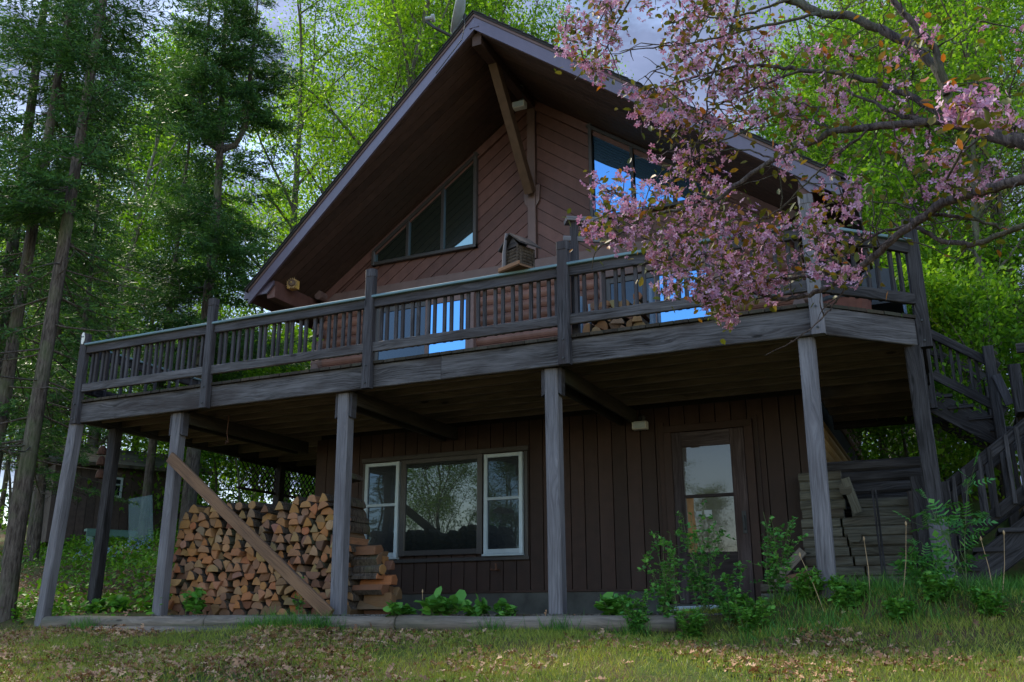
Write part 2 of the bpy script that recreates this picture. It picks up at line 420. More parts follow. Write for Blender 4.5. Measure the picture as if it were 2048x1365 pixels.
def raw_mesh(name, verts, faces, mats, mi=None, smooth=False):
    """big mesh out of numpy arrays; faces (n,k) with one k"""
    me = bpy.data.meshes.new(name)
    verts = np.ascontiguousarray(verts, dtype=np.float32); faces = np.ascontiguousarray(faces, dtype=np.int32)
    n, k = faces.shape
    me.vertices.add(len(verts)); me.vertices.foreach_set('co', verts.ravel())
    me.loops.add(n*k); me.loops.foreach_set('vertex_index', faces.ravel())
    me.polygons.add(n); me.polygons.foreach_set('loop_start', np.arange(0, n*k, k, dtype=np.int32))
    me.polygons.foreach_set('loop_total', np.full(n, k, dtype=np.int32))
    if smooth: me.polygons.foreach_set('use_smooth', np.ones(n, dtype=bool))
    for m in mats: me.materials.append(m)
    if mi is not None: me.polygons.foreach_set('material_index', np.asarray(mi, dtype=np.int32))
    me.update(calc_edges=True); me.validate()
    return me

def link(name, me, parent=None, loc=(0, 0, 0)):
    o = bpy.data.objects.new(name, me); o.location = loc; col.objects.link(o)
    if parent is not None: o.parent = parent
    return o

def empty(name, loc=(0, 0, 0), rz=0.0, label=None, cat=None, group=None):
    o = bpy.data.objects.new(name, None); o.empty_display_size = 0.2; o.location = loc; o.rotation_euler = (0, 0, rz); col.objects.link(o)
    tag(o, label, cat, group); return o
def tag(o, label=None, cat=None, group=None, kind=None):
    if label: o['label'] = label
    if cat: o['category'] = cat
    if group: o['group'] = group
    if kind: o['kind'] = kind
    return o
def copy_tree(o, parent=None):
    c = o.copy(); col.objects.link(c)
    if parent is not None: c.parent = parent
    for ch in list(o.children): copy_tree(ch, c)
    return c

def frames(dirs, roll):
    """rotation matrices whose x axis is dirs and whose y axis is rolled about it"""
    d = dirs/np.linalg.norm(dirs, axis=1, keepdims=True)
    ref = np.where(np.abs(d[:, 2:3]) > 0.95, np.array([[1.0, 0, 0]]), np.array([[0, 0, 1.0]]))
    y = np.cross(ref, d); y /= np.linalg.norm(y, axis=1, keepdims=True)
    z = np.cross(d, y)
    c, s_ = np.cos(roll)[:, None], np.sin(roll)[:, None]
    y2, z2 = y*c+z*s_, -y*s_+z*c
    return np.stack([d, y2, z2], axis=2)
def scatter(tv, tf, pos, rot, sc):
    """copies of a small template (k,3) at every pos with its rotation and scale"""
    tv = np.asarray(tv, float); tf = np.asarray(tf, int)
    sc = np.asarray(sc, float)
    if sc.ndim == 1: sc = np.repeat(sc[:, None], 3, axis=1)
    v = np.einsum('nij,nkj->nki', rot, tv[None]*sc[:, None, :])+pos[:, None, :]
    f = tf[None]+(np.arange(len(pos))*len(tv))[:, None, None]
    return v.reshape(-1, 3), f.reshape(-1, tf.shape[1])
def rand_dirs(n, zb=0.0, zs=1.0):
    d = rng.normal(size=(n, 3)); d[:, 2] = d[:, 2]*zs+zb
    return d/np.linalg.norm(d, axis=1, keepdims=True)
LEAF_V = [(0, 0, 0), (.45, -.28, .05), (1, 0, -.08), (.45, .28, .05)]
LEAF_F = [(0, 1, 2, 3)]
OVAL_V = [(0, 0, 0), (.3, -.25, .06), (.7, -.22, .04), (1, 0, -.08), (.7, .22, .04), (.3, .25, .06)]
OVAL_F = [(0, 1, 2, 3), (0, 3, 4, 5)]
GRASS_V = [(0, -.5, 0), (0, .5, 0), (.4, -.45, .03), (.4, .45, .03), (.75, -.28, -.06), (.75, .28, -.06), (1, -.04, -.24), (1, .04, -.24)]
GRASS_F = [(0, 1, 3, 2), (2, 3, 5, 4), (4, 5, 7, 6)]
BLADE_V = [(0, -.5, 0), (.5, -.4, .02), (1, 0, -.12), (.5, .4, .02)]
# ------------------------------------------------------------------ terrain
def ss(a, b, x):
    t = np.clip((np.asarray(x, float)-a)/(b-a), 0, 1); return t*t*(3-2*t)
def ground_z(x, y):
    x = np.asarray(x, float); y = np.asarray(y, float)
    front = -0.16-0.115*np.maximum(0, -2.85-y)
    front = np.where(y < -14, -0.16-0.115*11.15-0.02*(-14-y), front)
    z = front*(1-ss(-2.9, -2.6, y))
    yy = np.maximum(0, y+2.2)
    bank = 0.23*np.minimum(yy, 13)+0.10*np.maximum(0, yy-13)
    wl = 1-ss(-5.9, -5.1, x)
    zc = 2.2*ss(7.7, 9, y)+0.09*np.maximum(0, y-8)
    wr = ss(1.5, 2.7, x)
    zr = 0.15*ss(-3.8, -2.0, y)+np.where(x > 3.4, 1.45*ss(-1.2, 3.2, y), 1.4*ss(-0.02, 0.12, y))+0.10*np.maximum(0, y-3)
    inner = np.where((x > 2.36), 1.0, 0.0)
    wr2 = np.where(y > -0.5, inner, wr)
    z = z+wl*bank+wr2*zr+(1-wl)*(1-wr2)*zc
    lumps = 0.025*np.sin(x*2.1+1.3*np.sin(y*1.7))+0.02*np.sin(y*2.9+x*.8)
    patio = (x > -5.1) & (x < 1.9) & (y > -2.7) & (y < 8)
    return z+np.where(patio, 0.0, lumps)
def axis(*segs):
    return np.unique(np.round(np.concatenate([np.arange(a, b+1e-6, s) for a, b, s in segs]), 3))
gx = axis((-150, -40, 10), (-40, -12, 1.4), (-12, 7, 0.16), (7, 30, 1.4), (30, 150, 10))
gy = axis((-120, -30, 9), (-30, -12, 1.2), (-12, -6, 0.4), (-6, 3, 0.13), (3, 40, 0.9), (40, 170, 10))
GX, GY = np.meshgrid(gx, gy, indexing='ij')
gv = np.stack([GX, GY, ground_z(GX, GY)], -1).reshape(-1, 3)
ni, nj = GX.shape
ii, jj = np.meshgrid(np.arange(ni-1), np.arange(nj-1), indexing='ij')
a_ = (ii*nj+jj).ravel()
def ground_mat():
    g = G('lawn_and_leaf_litter')
    p = g.pos()
    n1 = g.noise(p, 1.1, 5); n2 = g.noise(p, 26, 6, 0.7); n3 = g.noise(p, 90, 3)
    soil = g.mix(n2, (0.055, 0.034, 0.020), (0.17, 0.105, 0.06))
    moss = g.mix(n3, (0.035, 0.060, 0.016), (0.085, 0.12, 0.03))
    c = g.mix(g.rampf(g.math('ADD', g.math('MULTIPLY', n1, .7), g.math('MULTIPLY', n2, .4)), 0.47, 0.62), moss, soil)
    return g.done(g.bsdf(c, 0.95, g.bump(g.math('ADD', n2, g.math('MULTIPLY', n3, .4)), 0.9, 0.04), 0.1))
M['ground'] = ground_mat()
me = raw_mesh('ground', gv, np.stack([a_, a_+nj, a_+nj+1, a_+1], 1), [M['ground']], smooth=True)
tag(link('ground', me), kind='structure')
def gravel_mat():
    g = G('patio_gravel')
    p = g.pos()
    v = g.n('ShaderNodeTexVoronoi', {'Vector': p, 'Scale': 38.0})
    c = g.mix(v.outputs['Distance'], (0.17, 0.16, 0.155), (0.035, 0.03, 0.028))
    c = g.mix(g.rampf(g.noise(p, 2.2, 4), .45, .65), c, (0.05, 0.042, 0.034))
    return g.done(g.bsdf(c, 0.95, g.bump(v.outputs['Distance'], 0.9, 0.02), 0.1))
M['gravel'] = gravel_mat()
mb = MB(); mb.prism([(-5.05, -2.64, 0.006), (1.9, -2.64, 0.006), (1.9, 0, 0.006), (-5.05, 0, 0.006)], (0, 0, -0.05))
tag(mb.obj('patio', M['gravel']), kind='structure')

# ------------------------------------------------------------------ the house
XR, SL, ZR, OFF = -1.2, 0.717, 7.62, 0.26          # ridge x, roof slope, ridge height, roof thickness (vertical)
XL, XW = -4.75, 2.35                                 # outer walls
ROOF = lambda x: ZR-SL*abs(x-XR)
house = empty('lake_house', (XR, 3.7, 0), 0, 'brown A-frame style wooden house with steep overhanging gable roof and log siding', 'house')

def clip2(poly, n, c):                               # keep n.p >= c
    res = []
    for i in range(len(poly)):
        p, q = np.array(poly[i]), np.array(poly[(i+1) % len(poly)])
        dp, dq = p@n-c, q@n-c
        if dp >= 0: res.append(tuple(p))
        if dp*dq < 0: res.append(tuple(p+(q-p)*dp/(dp-dq)))
    return res
def boards(mb, poly, n, width, y0, thick=0.022, gap=0.009, lap=0.0):
    n = np.array(n, float); n /= np.linalg.norm(n); d = [np.array(p)@n for p in poly]
    c = min(d)
    while c < max(d):
        s_ = clip2(clip2(poly, n, c), -n, -(c+width-gap))
        if len(s_) > 2:
            pts = []
            for p in s_:
                t = (np.array(p)@n-c)/width
                pts.append((p[0], y0-lap*(1-t), p[1]))
            mb.prism(pts, (0, thick, 0), along=(n[1], 0, -n[0]))
        c += width

# backing volumes
mb = MB()
mb.prism([(XL+.05, 0.02, 0.0), (XW-.05, 0.02, 0.0), (XW-.05, 0.02, ROOF(XW-.05)-OFF-.02), (XR, 0.02, ZR-OFF-.03), (XL+.05, 0.02, ROOF(XL+.05)-OFF-.02)], (0, 7.4, 0))
mb.obj('wall_core', M['black'], house)
ZB = 4.80
mb = MB()
tl = ROOF(XL)-OFF-.01; tr_ = ROOF(XW)-OFF-.01
boards(mb, [(XL+.02, ZB), (XR-.07, ZB), (XR-.07, ROOF(XR-.07)-OFF-.01), (XL+.02, tl)], (-SL-.02, 1.0), 0.158, -0.012, gap=.006, lap=0.009)
mb.obj('gable_siding', M['siding'], house)
mb = MB()
boards(mb, [(XR+.07, ZB), (XW-.02, ZB), (XW-.02, tr_), (XR+.07, ROOF(XR+.07)-OFF-.01)], (SL+.02, 1.0), 0.158, -0.012, gap=.006, lap=0.009)
mb.obj('gable_siding', M['siding'], house)
mb = MB(); mb.box((XL, -.045, ZB-.17), (XW, 0.015, ZB-.008)); mb.obj('band_board', M['trim'], house)
# rake frieze boards under the soffit
for sgn, xe in ((-1, XL), (1, XW)):
    mb = MB()
    p0 = np.array((XR, -.03, ROOF(XR)-OFF-.085)); p1 = np.array((xe, -.03, ROOF(xe)-OFF-.085))
    mb.beam(p0, p1, .05, .13, up=(0, 0, 1)); mb.obj('frieze_board', M['siding'], house)
# half-log courses
def log_courses(mb, x0, x1, z0, z1, hgt, ax='x', fixed=0.0, bulge=0.05, sgn=-1):
    z = z0
    while z < z1-.04:
        h = min(hgt, z1-z)
        prof = [(0.0, 0.0)]+[(bulge*math.sin(math.pi*(k+.5)/6)**.7, h*(0.03+.94*k/5)) for k in range(6)]+[(0.0, h)]
        if ax == 'x': poly = [(x0, fixed+sgn*b, z+c) for b, c in prof]; mb.prism(poly, (x1-x0, 0, 0), along=(0, 0, 1))
        else: poly = [(fixed+sgn*b, x0, z+c) for b, c in prof]; mb.prism(poly, (0, x1-x0, 0), along=(0, 0, 1))
        z += hgt
mb = MB()
log_courses(mb, XL+.02, XW-.02, 2.76, ZB-.18, 0.147)
mb.obj('log_wall', M['log_siding'], house)
mb = MB()
for xx in (XL, XW):
    for k in range(0, 14, 2):
        s_ = -1 if xx == XL else 1
        mb.tube([(xx-s_*.05, .06, 2.84+.147*k), (xx+s_*.22, .06, 2.84+.147*k)], .072, 10)
        mb.tube([(xx, .10, 2.84+.147*(k+1)), (xx, -.20, 2.84+.147*(k+1))], .072, 10)
    mb.obj('log_corner', M['trim'], house); mb = MB()
mb = MB()
log_courses(mb, 0.02, 7.4, 2.76, ROOF(XW)-OFF-.05, .147, 'y', XW-.05, .05, 1)
mb.obj('side_log_wall', M['log_siding'], house); mb = MB()
log_courses(mb, 0.02, 7.4, 2.76, ROOF(XL)-OFF-.05, .147, 'y', XL+.05, .05, -1)
mb.obj('side_log_wall', M['log_siding'], house)
mb = MB()
log_courses(mb, 0.02, 7.4, 0.6, 2.44, .147, 'y', XW-.05, .045, 1)
mb.obj('side_wall', M['side_siding'], house)
mb = MB()
for k in range(8):
    mb.tube([(XW-.1, 7.3, 1.0+.21*k), (XW+.28, 7.3, 1.0+.21*k)], .085, 10)
mb.obj('log_corner', M['trim'], house)
# lower storey: vertical boards on a concrete footing
mb = MB(); mb.prism([(XL+.03, -.06, 0), (XW-.03, -.06, 0), (XW-.03, -.06, .27), (XL+.03, -.06, .27)], (0, .07, 0)); mb.obj('foundation', M['concrete'], house)
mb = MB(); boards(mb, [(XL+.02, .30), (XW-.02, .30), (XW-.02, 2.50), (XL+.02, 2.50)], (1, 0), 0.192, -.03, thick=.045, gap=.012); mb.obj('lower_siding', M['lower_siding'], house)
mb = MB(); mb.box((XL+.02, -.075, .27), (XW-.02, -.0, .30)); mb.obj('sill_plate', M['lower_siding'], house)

# roof
roof_pts = {-1: (-5.33, -1.10), 1: (3.05, -1.40)}
PK = -1.90
rmb = MB()
for s_ in (-1, 1):
    xe, ye = roof_pts[s_]; xo = xe+s_*.05; ze = ROOF(xo)
    poly = [(XR, PK-.03, ZR+.015), (XR, 8.2, ZR+.015), (xo, 8.2, ze+.015), (xo, ye-.03, ze+.015)]
    rmb.prism(poly, (0, 0, -.035), along=(s_, 0, -SL))
    for k in range(26):                              # courses of shingles
        f0, f1 = k/26, (k+1.12)/26
        xa, xb = XR+(xo-XR)*f0, XR+(xo-XR)*min(1.004, f1); ya = PK-.045+(ye-PK)*f0; yb = PK-.045+(ye-PK)*f1
        rmb.prism([(xa, ya, ROOF(xa)+.018), (xa, 8.21, ROOF(xa)+.018), (xb, 8.21, ROOF(xb)+.034), (xb, yb, ROOF(xb)+.034)], (0, 0, -.012))
roof = rmb.obj('roof', M['shingle'], house)
for s_ in (-1, 1):
    xe, ye = roof_pts[s_]; ze = ROOF(xe)
    mb = MB()
    mb.prism([(XR, PK, ZR-.022), (xe, ye, ze-.022), (xe, ye, ze-OFF+.01), (XR, PK, ZR-OFF+.01)], (0, .035, 0), along=(s_, 0, -SL))
    mb.obj('fascia', M['fascia'], house)
    mb = MB()                                        # drip edge shadow board
    mb.prism([(XR, PK-.014, ZR-.02), (xe, ye-.014, ze-.02), (xe, ye-.014, ze-.06), (XR, PK-.014, ZR-.06)], (0, .013, 0), along=(s_, 0, -SL))
    mb.obj('drip_edge', M['trim'], house)
    mb = MB()                                        # soffit boards from ridge to eave
    y = PK+.05; slope = (ye-PK)/abs(xe-XR); LEN = abs(xe-XR)-.42
    while y < 0.3:
        y1 = y+.131
        e0, e1 = min(LEN, (y-PK-.03)/slope), min(LEN, (y1-PK-.03)/slope)
        P = lambda e, yy: (XR+s_*e, yy, ROOF(XR+s_*e)-OFF)
        mb.prism([P(0.02, y), P(0.02, y1), P(e1, y1), P(max(e0, .03), y)], (0, 0, .02), along=(s_, 0, -SL))
        y += .145
    mb.prism([(XR, PK+.05, ZR-OFF+.05), (XR, 8.1, ZR-OFF+.05), (xe, 8.1, ze-OFF+.05), (xe, ye+.05, ze-OFF+.05)], (0, 0, .05), along=(s_, 0, -SL))
    mb.obj('soffit', M['soffit'], house)
    # boxed eave return
    xi = xe-s_*.44; zi = ROOF(xi)-OFF; zb = ze-.13
    mb = MB()
    mb.prism([(xe, ye+.002, ze-.10), (xe, ye+.002, zb), (xe-s_*.33, ye+.002, zb+.0), (xi, ye+.002, zi-.06), (xi, ye+.002, zi+.06)], (0, .03, 0), along=(s_, 0, -SL))
    mb.obj('eave_return', M['fascia'], house)
    mb = MB()
    for q in range(3):
        xa = xe-s_*(.02+.105*q)
        mb.prism([(xa, ye+.035, zb+.005), (xa-s_*.10, ye+.035, zb+.005), (xa-s_*.10, 8.1, zb+.005), (xa, 8.1, zb+.005)], (0, 0, .02), along=(0, 1, 0))
    mb.prism([(xe-s_*.325, ye+.035, zb), (xi, ye+.035, zi-.06), (xi, 8.1, zi-.06), (xe-s_*.325, 8.1, zb)], (s_*.02, 0, .01), along=(0, 1, 0))
    mb.obj('eave_soffit', M['soffit'], house)
    mb = MB(); xb_ = XL if s_ < 0 else XW
    mb.beam((xi+s_*.06, ye+.045, zi-.10), (xi+s_*.06, .1, zi-.10), .14, .30); mb.obj('eave_beam', M['siding'], house)
    mb = MB(); mb.box((min(xe, xe+s_*.11), ye+.03, ze-.15), (max(xe, xe+s_*.11), 8.15, ze-.03)); mb.obj('gutter', M['fascia'], house)
mb = MB(); mb.prism([(XR-.07, PK-.004, ZR-OFF+.035), (XR+.07, PK-.004, ZR-OFF+.035), (XR+.03, PK-.004, ZR-OFF+.10), (XR-.03, PK-.004, ZR-OFF+.10)], (0, .03, 0)); mb.obj('fascia_block', M['fascia'], house)
mb = MB(); mb.beam((XR, PK+.08, ZR-OFF-.09), (XR, .1, ZR-OFF-.09), .13, .19); mb.obj('ridge_beam', M['soffit'], house)
mb = MB(); mb.beam((XR, -1.30, ZR-OFF-.14), (XR, -.11, 5.80), .125, .15, up=(0, 1, 0)); mb.obj('brace', M['beam'], house)
mb = MB(); mb.box((XR-.062, -.07, ZB-.0), (XR+.062, .01, ZR-OFF-.1)); mb.obj('king_post', M['trim'], house)
mb = MB()
for s_ in (-1, 1):
    mb.prism([(XR+s_*.066, -.055, 5.60), (XR+s_*.115, -.055, 5.68), (XR+s_*.13, -.055, 5.93), (XR+s_*.066, -.055, 5.93)], (0, .05, 0), along=(0, 0, 1))
mb.obj('brace_plate', M['trim'], house)
mb = MB(); mb.lathe([(.16, 0), (.16, .14), (.24, .15), (.24, .20), (.14, .30), (.02, .33)], 20, (-.02, .35, ROOF(-.02)-.05)); mb.obj('roof_vent', M['black_metal'], house)
mb = MB(); mb.tube([(-2.2, 3.2, ROOF(-2.2)-.1), (-2.2, 3.2, ROOF(-2.2)+.45)], .045, 10); mb.obj('vent_pipe', M['black_metal'], house)

# windows
def glazed(name, poly, mull, parent, y=-.05, frame=M['frame_dark'], gl=M['glass_sky'], w_=.055, mw=.05):
    """poly in (x,z), mull = list of x of uprights"""
    mb = MB(); n = len(poly)
    cx, cz = sum(p[0] for p in poly)/n, sum(p[1] for p in poly)/n
    for i in range(n):
        p, q = poly[i], poly[(i+1) % n]
        d = np.array((q[0]-p[0], q[1]-p[1])); ln = np.linalg.norm(d); d = d/ln; nn = np.array((-d[1], d[0]))
        if nn@np.array((cx-p[0], cz-p[1])) < 0: nn = -nn
        a = np.array(p)+nn*w_/2; b = np.array(q)+nn*w_/2
        mb.beam((a[0], y-.0015*i, a[1]), (b[0], y-.0015*i, b[1]), .075, w_, up=(nn[0], 0, nn[1]), ch=.008)
    zt = lambda x: max([p[1]+(q[1]-p[1])*(x-p[0])/(q[0]-p[0]) for p, q in zip(poly, poly[1:]+poly[:1]) if abs(q[0]-p[0]) > 1e-6 and min(p[0], q[0]) <= x <= max(p[0], q[0])])
    zb = min(p[1] for p in poly)
    for x in mull:
        mb.beam((x, y+.006, zb+.03), (x, y+.006, zt(x)-.03), mw, .062, up=(0, 1, 0), ch=.006)
    f = mb.obj(name, frame, parent)
    xs = [min(p[0] for p in poly)]+list(mull)+[max(p[0] for p in poly)]
    for x0, x1 in zip(xs[:-1], xs[1:]):
        s_ = clip2(clip2(poly, np.array((1., 0)), x0+.004), np.array((-1., 0)), -(x1-.004))
        pm = MB(); pm.prism([(p[0]*.999+cx*.001, y+.012, p[1]*.999+cz*.001) for p in s_], (0, .008, 0)); pm.obj('pane', gl, f)
    return f
zw = 5.13
glazed('gable_window', [(-3.88, zw), (-2.08, zw), (-2.08, 6.66), (-3.88, 5.37)], [-3.257, -2.657], house, gl=M['glass_gable'])
glazed('gable_window', [(-0.31, zw+.07), (1.45, zw+.07), (1.45, 5.45), (-0.31, 6.70)], [.31, .88], house)
# upper sliding doors
def slider(xa, xm, xb, z1, dark_first):
    mb = MB()
    z0 = 2.76
    for a, b in (((xa, z0), (xa, z1)), ((xb, z0), (xb, z1))): mb.beam((a[0], -.07, a[1]), (b[0], -.07, b[1]), .07, .11, up=(0, 1, 0))
    mb.beam((xa-.035, -.074, z1+.03), (xb+.035, -.074, z1+.03), .10, .09)
    mb.beam((xa, -.07, z0+.03), (xb, -.07, z0+.03), .08, .05)
    d = mb.obj('sliding_door', M['trim'], house)
    for k, (p, q) in enumerate(((xa+.04, xm+.03), (xm-.03, xb-.04))):
        mb = MB(); yy = -.085 if k else -.065; e = .065
        mb.box((p, yy-.02, z0+.06), (p+e, yy+.02, z1-.02)); mb.box((q-e, yy-.0205, z0+.06), (q, yy+.0195, z1-.02))
        mb.box((p+e, yy-.019, z0+.06), (q-e, yy+.019, z0+.14)); mb.box((p+e, yy-.019, z1-.10), (q-e, yy+.019, z1-.02))
        mb.obj('sash', M['frame_dark'] if k == 0 else M['trim'], d)
        pm = MB(); pm.box((p+e-.01, yy-.004, z0+.13), (q-e+.01, yy+.004, z1-.09)); pm.obj('pane', M['glass_dim'] if (k == 0) == dark_first else M['glass_sky'], d)
slider(-3.80, -2.86, -2.12, 4.44, True)
slider(-.16, .58, 1.38, 4.34, True)
# lower window: two white sashes round a dark picture pane
def white_sash(x0, x1, z0, z1):
    mb = MB(); e = .048; y0, y1 = -.095, -.02
    mb.box((x0, y0, z0), (x0+e, y1, z1)); mb.box((x1-e, y0, z0), (x1, y1, z1))
    mb.box((x0+e, y0+.003, z0), (x1-e, y1, z0+.06)); mb.box((x0+e, y0+.003, z1-e), (x1-e, y1, z1))
    zm = z0+(z1-z0)*.545
    mb.box((x0+e, y0+.006, zm-.02), (x1-e, y1, zm+.02))
    mb.box((x0-.012, y0-.02, z0-.03), (x1+.012, y1, z0-.001))
    f = mb.obj('window', M['frame_white'], house)
    for a, b, yy in ((z0+.06, zm-.02, -.05), (zm+.02, z1-e, -.062)):
        pm = MB(); pm.box((x0+e-.004, yy-.004, a-.004), (x1-e+.004, yy+.004, b+.004)); pm.obj('pane', M['glass_dim'], f)
white_sash(-3.82, -3.26, .763, 2.076)
white_sash(-1.925, -1.362, .763, 2.076)
mb = MB()
for lo, hi in (((-3.23, -.085, .77), (-3.15, -.02, 2.09)), ((-2.03, -.085, .77), (-1.955, -.02, 2.09)), ((-3.15, -.084, .77), (-2.03, -.02, .84)), ((-3.15, -.084, 2.03), (-2.03, -.02, 2.09)), ((-3.9, -.07, 2.095), (-1.28, -.02, 2.16)), ((-3.9, -.075, .68), (-1.28, -.02, .73)), ((-3.88, -.06, .73), (-3.835, -.02, 2.09)), ((-1.345, -.06, .73), (-1.30, -.02, 2.09))): mb.box(lo, hi)
pw = mb.obj('picture_window', M['frame_dark'], house)
pm = MB(); pm.box((-3.16, -.060, .83), (-2.02, -.052, 2.04)); pm.obj('pane', M['glass'], pw)
mb = MB(); mb.tube([(-1.72, -.05, .56), (-1.72, -.13, .56), (-1.72, -.14, .64)], .016, 8); mb.tube([(-1.8, -.13, .56), (-1.72, -.13, .56)], .014, 8); mb.obj('hose_tap', M['rust'], house)
# basement storm door
mb = MB()
for lo, hi in (((.57, -.10, .02), (.67, -.02, 2.16)), ((1.56, -.10, .02), (1.66, -.02, 2.16)), ((.57, -.101, 2.16), (1.66, -.02, 2.25)), ((.50, -.06, .02), (.566, -.02, 2.3)), ((1.665, -.06, .02), (1.72, -.02, 2.3))): mb.box(lo, hi)
df = mb.obj('door_frame', M['lower_siding'], house)
mb = MB()
gx0, gx1, gz0, gz1, gm = .80, 1.39, .70, 1.96, 1.36
for lo, hi in (((.675, -.115, .12), (gx0, -.075, 2.15)), ((gx1, -.115, .12), (1.555, -.075, 2.15)), ((gx0, -.114, .12), (gx1, -.075, gz0)), ((gx0, -.114, gz1), (gx1, -.075, 2.15)), ((gx0, -.112, gm-.02), (gx1, -.08, gm+.02))): mb.box(lo, hi, ch=.006)
door = mb.obj('door', wood('worn_brown_door', (0.018, 0.012, 0.013), (0.075, 0.062, 0.07), .6, (0.035, 0.024, 0.024), knots=False, fine=50), house)
for a, b, yy in ((gz0, gm-.02, -.095), (gm+.02, gz1, -.098)):
    pm = MB(); pm.box((gx0-.003, yy-.003, a), (gx1+.003, yy+.003, b)); pm.obj('pane', M['glass_door'], door)
mb = MB()
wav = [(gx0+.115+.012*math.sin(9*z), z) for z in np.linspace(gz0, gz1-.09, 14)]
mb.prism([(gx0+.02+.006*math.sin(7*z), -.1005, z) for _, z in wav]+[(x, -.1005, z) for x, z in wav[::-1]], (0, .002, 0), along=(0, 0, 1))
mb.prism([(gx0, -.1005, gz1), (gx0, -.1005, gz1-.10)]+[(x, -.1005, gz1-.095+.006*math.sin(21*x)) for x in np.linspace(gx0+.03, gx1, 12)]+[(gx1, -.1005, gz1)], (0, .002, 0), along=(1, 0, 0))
mb.obj('glass_strip', M['orange_brown'], door)  # wavy orange-brown strips along the left and top of the door glass
mb = MB(); mb.tube([(1.50, -.115, 1.10), (1.50, -.155, 1.10), (1.50, -.155, .95), (1.50, -.115, .95)], .011, 8); mb.box((1.475, -.125, .90), (1.525, -.114, 1.16)); mb.obj('handle', M['black_metal'], door)
mb = MB(); mb.box((.93, -.104, 1.12), (1.0, -.1005, 1.18)); mb.box((1.03, -.104, 1.11), (1.12, -.1005, 1.19)); mb.obj('sticker', M['steel'], door)
mb = MB(); mb.box((.55, -.32, .0), (1.72, -.02, .11)); mb.obj('door_step', M['concrete'], house)

# ------------------------------------------------------------------ the raised deck
DY, ZD, ZRB = -2.69, 2.75, 2.45
P0, P1, P2, P3, P4, CR = -6.634, -4.424, -2.067, .324, 2.789, .841
RX = P4+CR                                            # right edge of deck
deck = empty('raised_deck', (-1.5, -1.4, 0), 0, 'weathered grey wooden deck on tall posts wrapping the front of the house', 'deck')
mb = MB()
x = P0-.02
while x < RX+.02:
    x1 = min(x+.139, RX+.03)
    fy = lambda xx: DY-.035+max(0, xx-P4) + rnd.uniform(-.006, .006)
    yb = 3.6 if x < XL-.15 else (2.3 if x > XW+.02 else -.06)
    mb.prism([(x, fy(x), ZD-.032), (x1, fy(x1), ZD-.032), (x1, yb, ZD-.032), (x, yb, ZD-.032)], (0, 0, .032), along=(0, 1, 0))
    x += .145
mb.obj('floor_boards', M['joist_wood'], deck)
def rim(p, q, w_=.045):
    mb = MB(); mb.beam((p[0], p[1], (ZRB+ZD-.035)/2), (q[0], q[1], (ZRB+ZD-.035)/2), w_, ZD-.035-ZRB, ch=.008)
    return mb.obj('rim_joist', M['deck_wood'], deck)
rim((P0-.03, DY+.022), (-1.15, DY+.022)); rim((-1.146, DY+.022), (P4+.01, DY+.022))
o_ = .016
rim((P4+.012, DY+.026), (RX-.01, DY+CR+.012)); rim((RX-.022, DY+CR+.03), (RX-.022, 2.3)); rim((P0+.0, DY+.05), (P0, 3.6))
mb = MB(); mb.beam((P0, 3.58, 2.6), (XL-.1, 3.58, 2.6), .05, .26); mb.obj('rim_joist', M['dark_wood'], deck)
y = DY+.36
while y < -.1:
    mb = MB(); xe_ = min(RX-.06, P4+(y-DY)-.05)
    mb.beam((P0+.04, y, 2.61), (xe_, y, 2.61), .042, .205); mb.obj('joist', M['joist_pale'], deck); y += .34
for y in (0.4, 0.9, 1.4, 1.9, 2.5, 3.1):
    mb = MB(); mb.beam((P0+.04, y, 2.61), (XL-.2, y, 2.61), .042, .205); mb.obj('joist', M['joist_pale'], deck)
    if y < 2.2:
        mb = MB(); mb.beam((XW+.06, y, 2.61), (RX-.06, y, 2.61), .042, .205); mb.obj('joist', M['joist_pale'], deck)
def gz(x, y): return float(ground_z(x, y))
POSTS = [(-6.69, DY+.03, -6.78, DY-.02, .14, 'post_wood'), (-6.52, -2.16, -6.55, -2.16, .135, 'dark_wood'), (-4.99, DY+.14, -5.02, DY+.16, .14, 'post_wood'),
         (-2.47, DY+.14, -2.45, DY+.16, .145, 'post_wood'), (.11, DY+.14, .115, DY+.16, .145, 'post_wood'), (2.67, DY+.12, 2.645, DY+.14, .145, 'post_wood'),
         (RX-.08, DY+CR+.02, RX-.05, DY+CR+.05, .15, 'dark_wood'), (-6.55, 1.4, -6.55, 1.4, .14, 'dark_wood'), (-5.0, 3.4, -5.0, 3.4, .14, 'dark_wood'), (RX-.1, 2.15, RX-.1, 2.15, .14, 'dark_wood')]
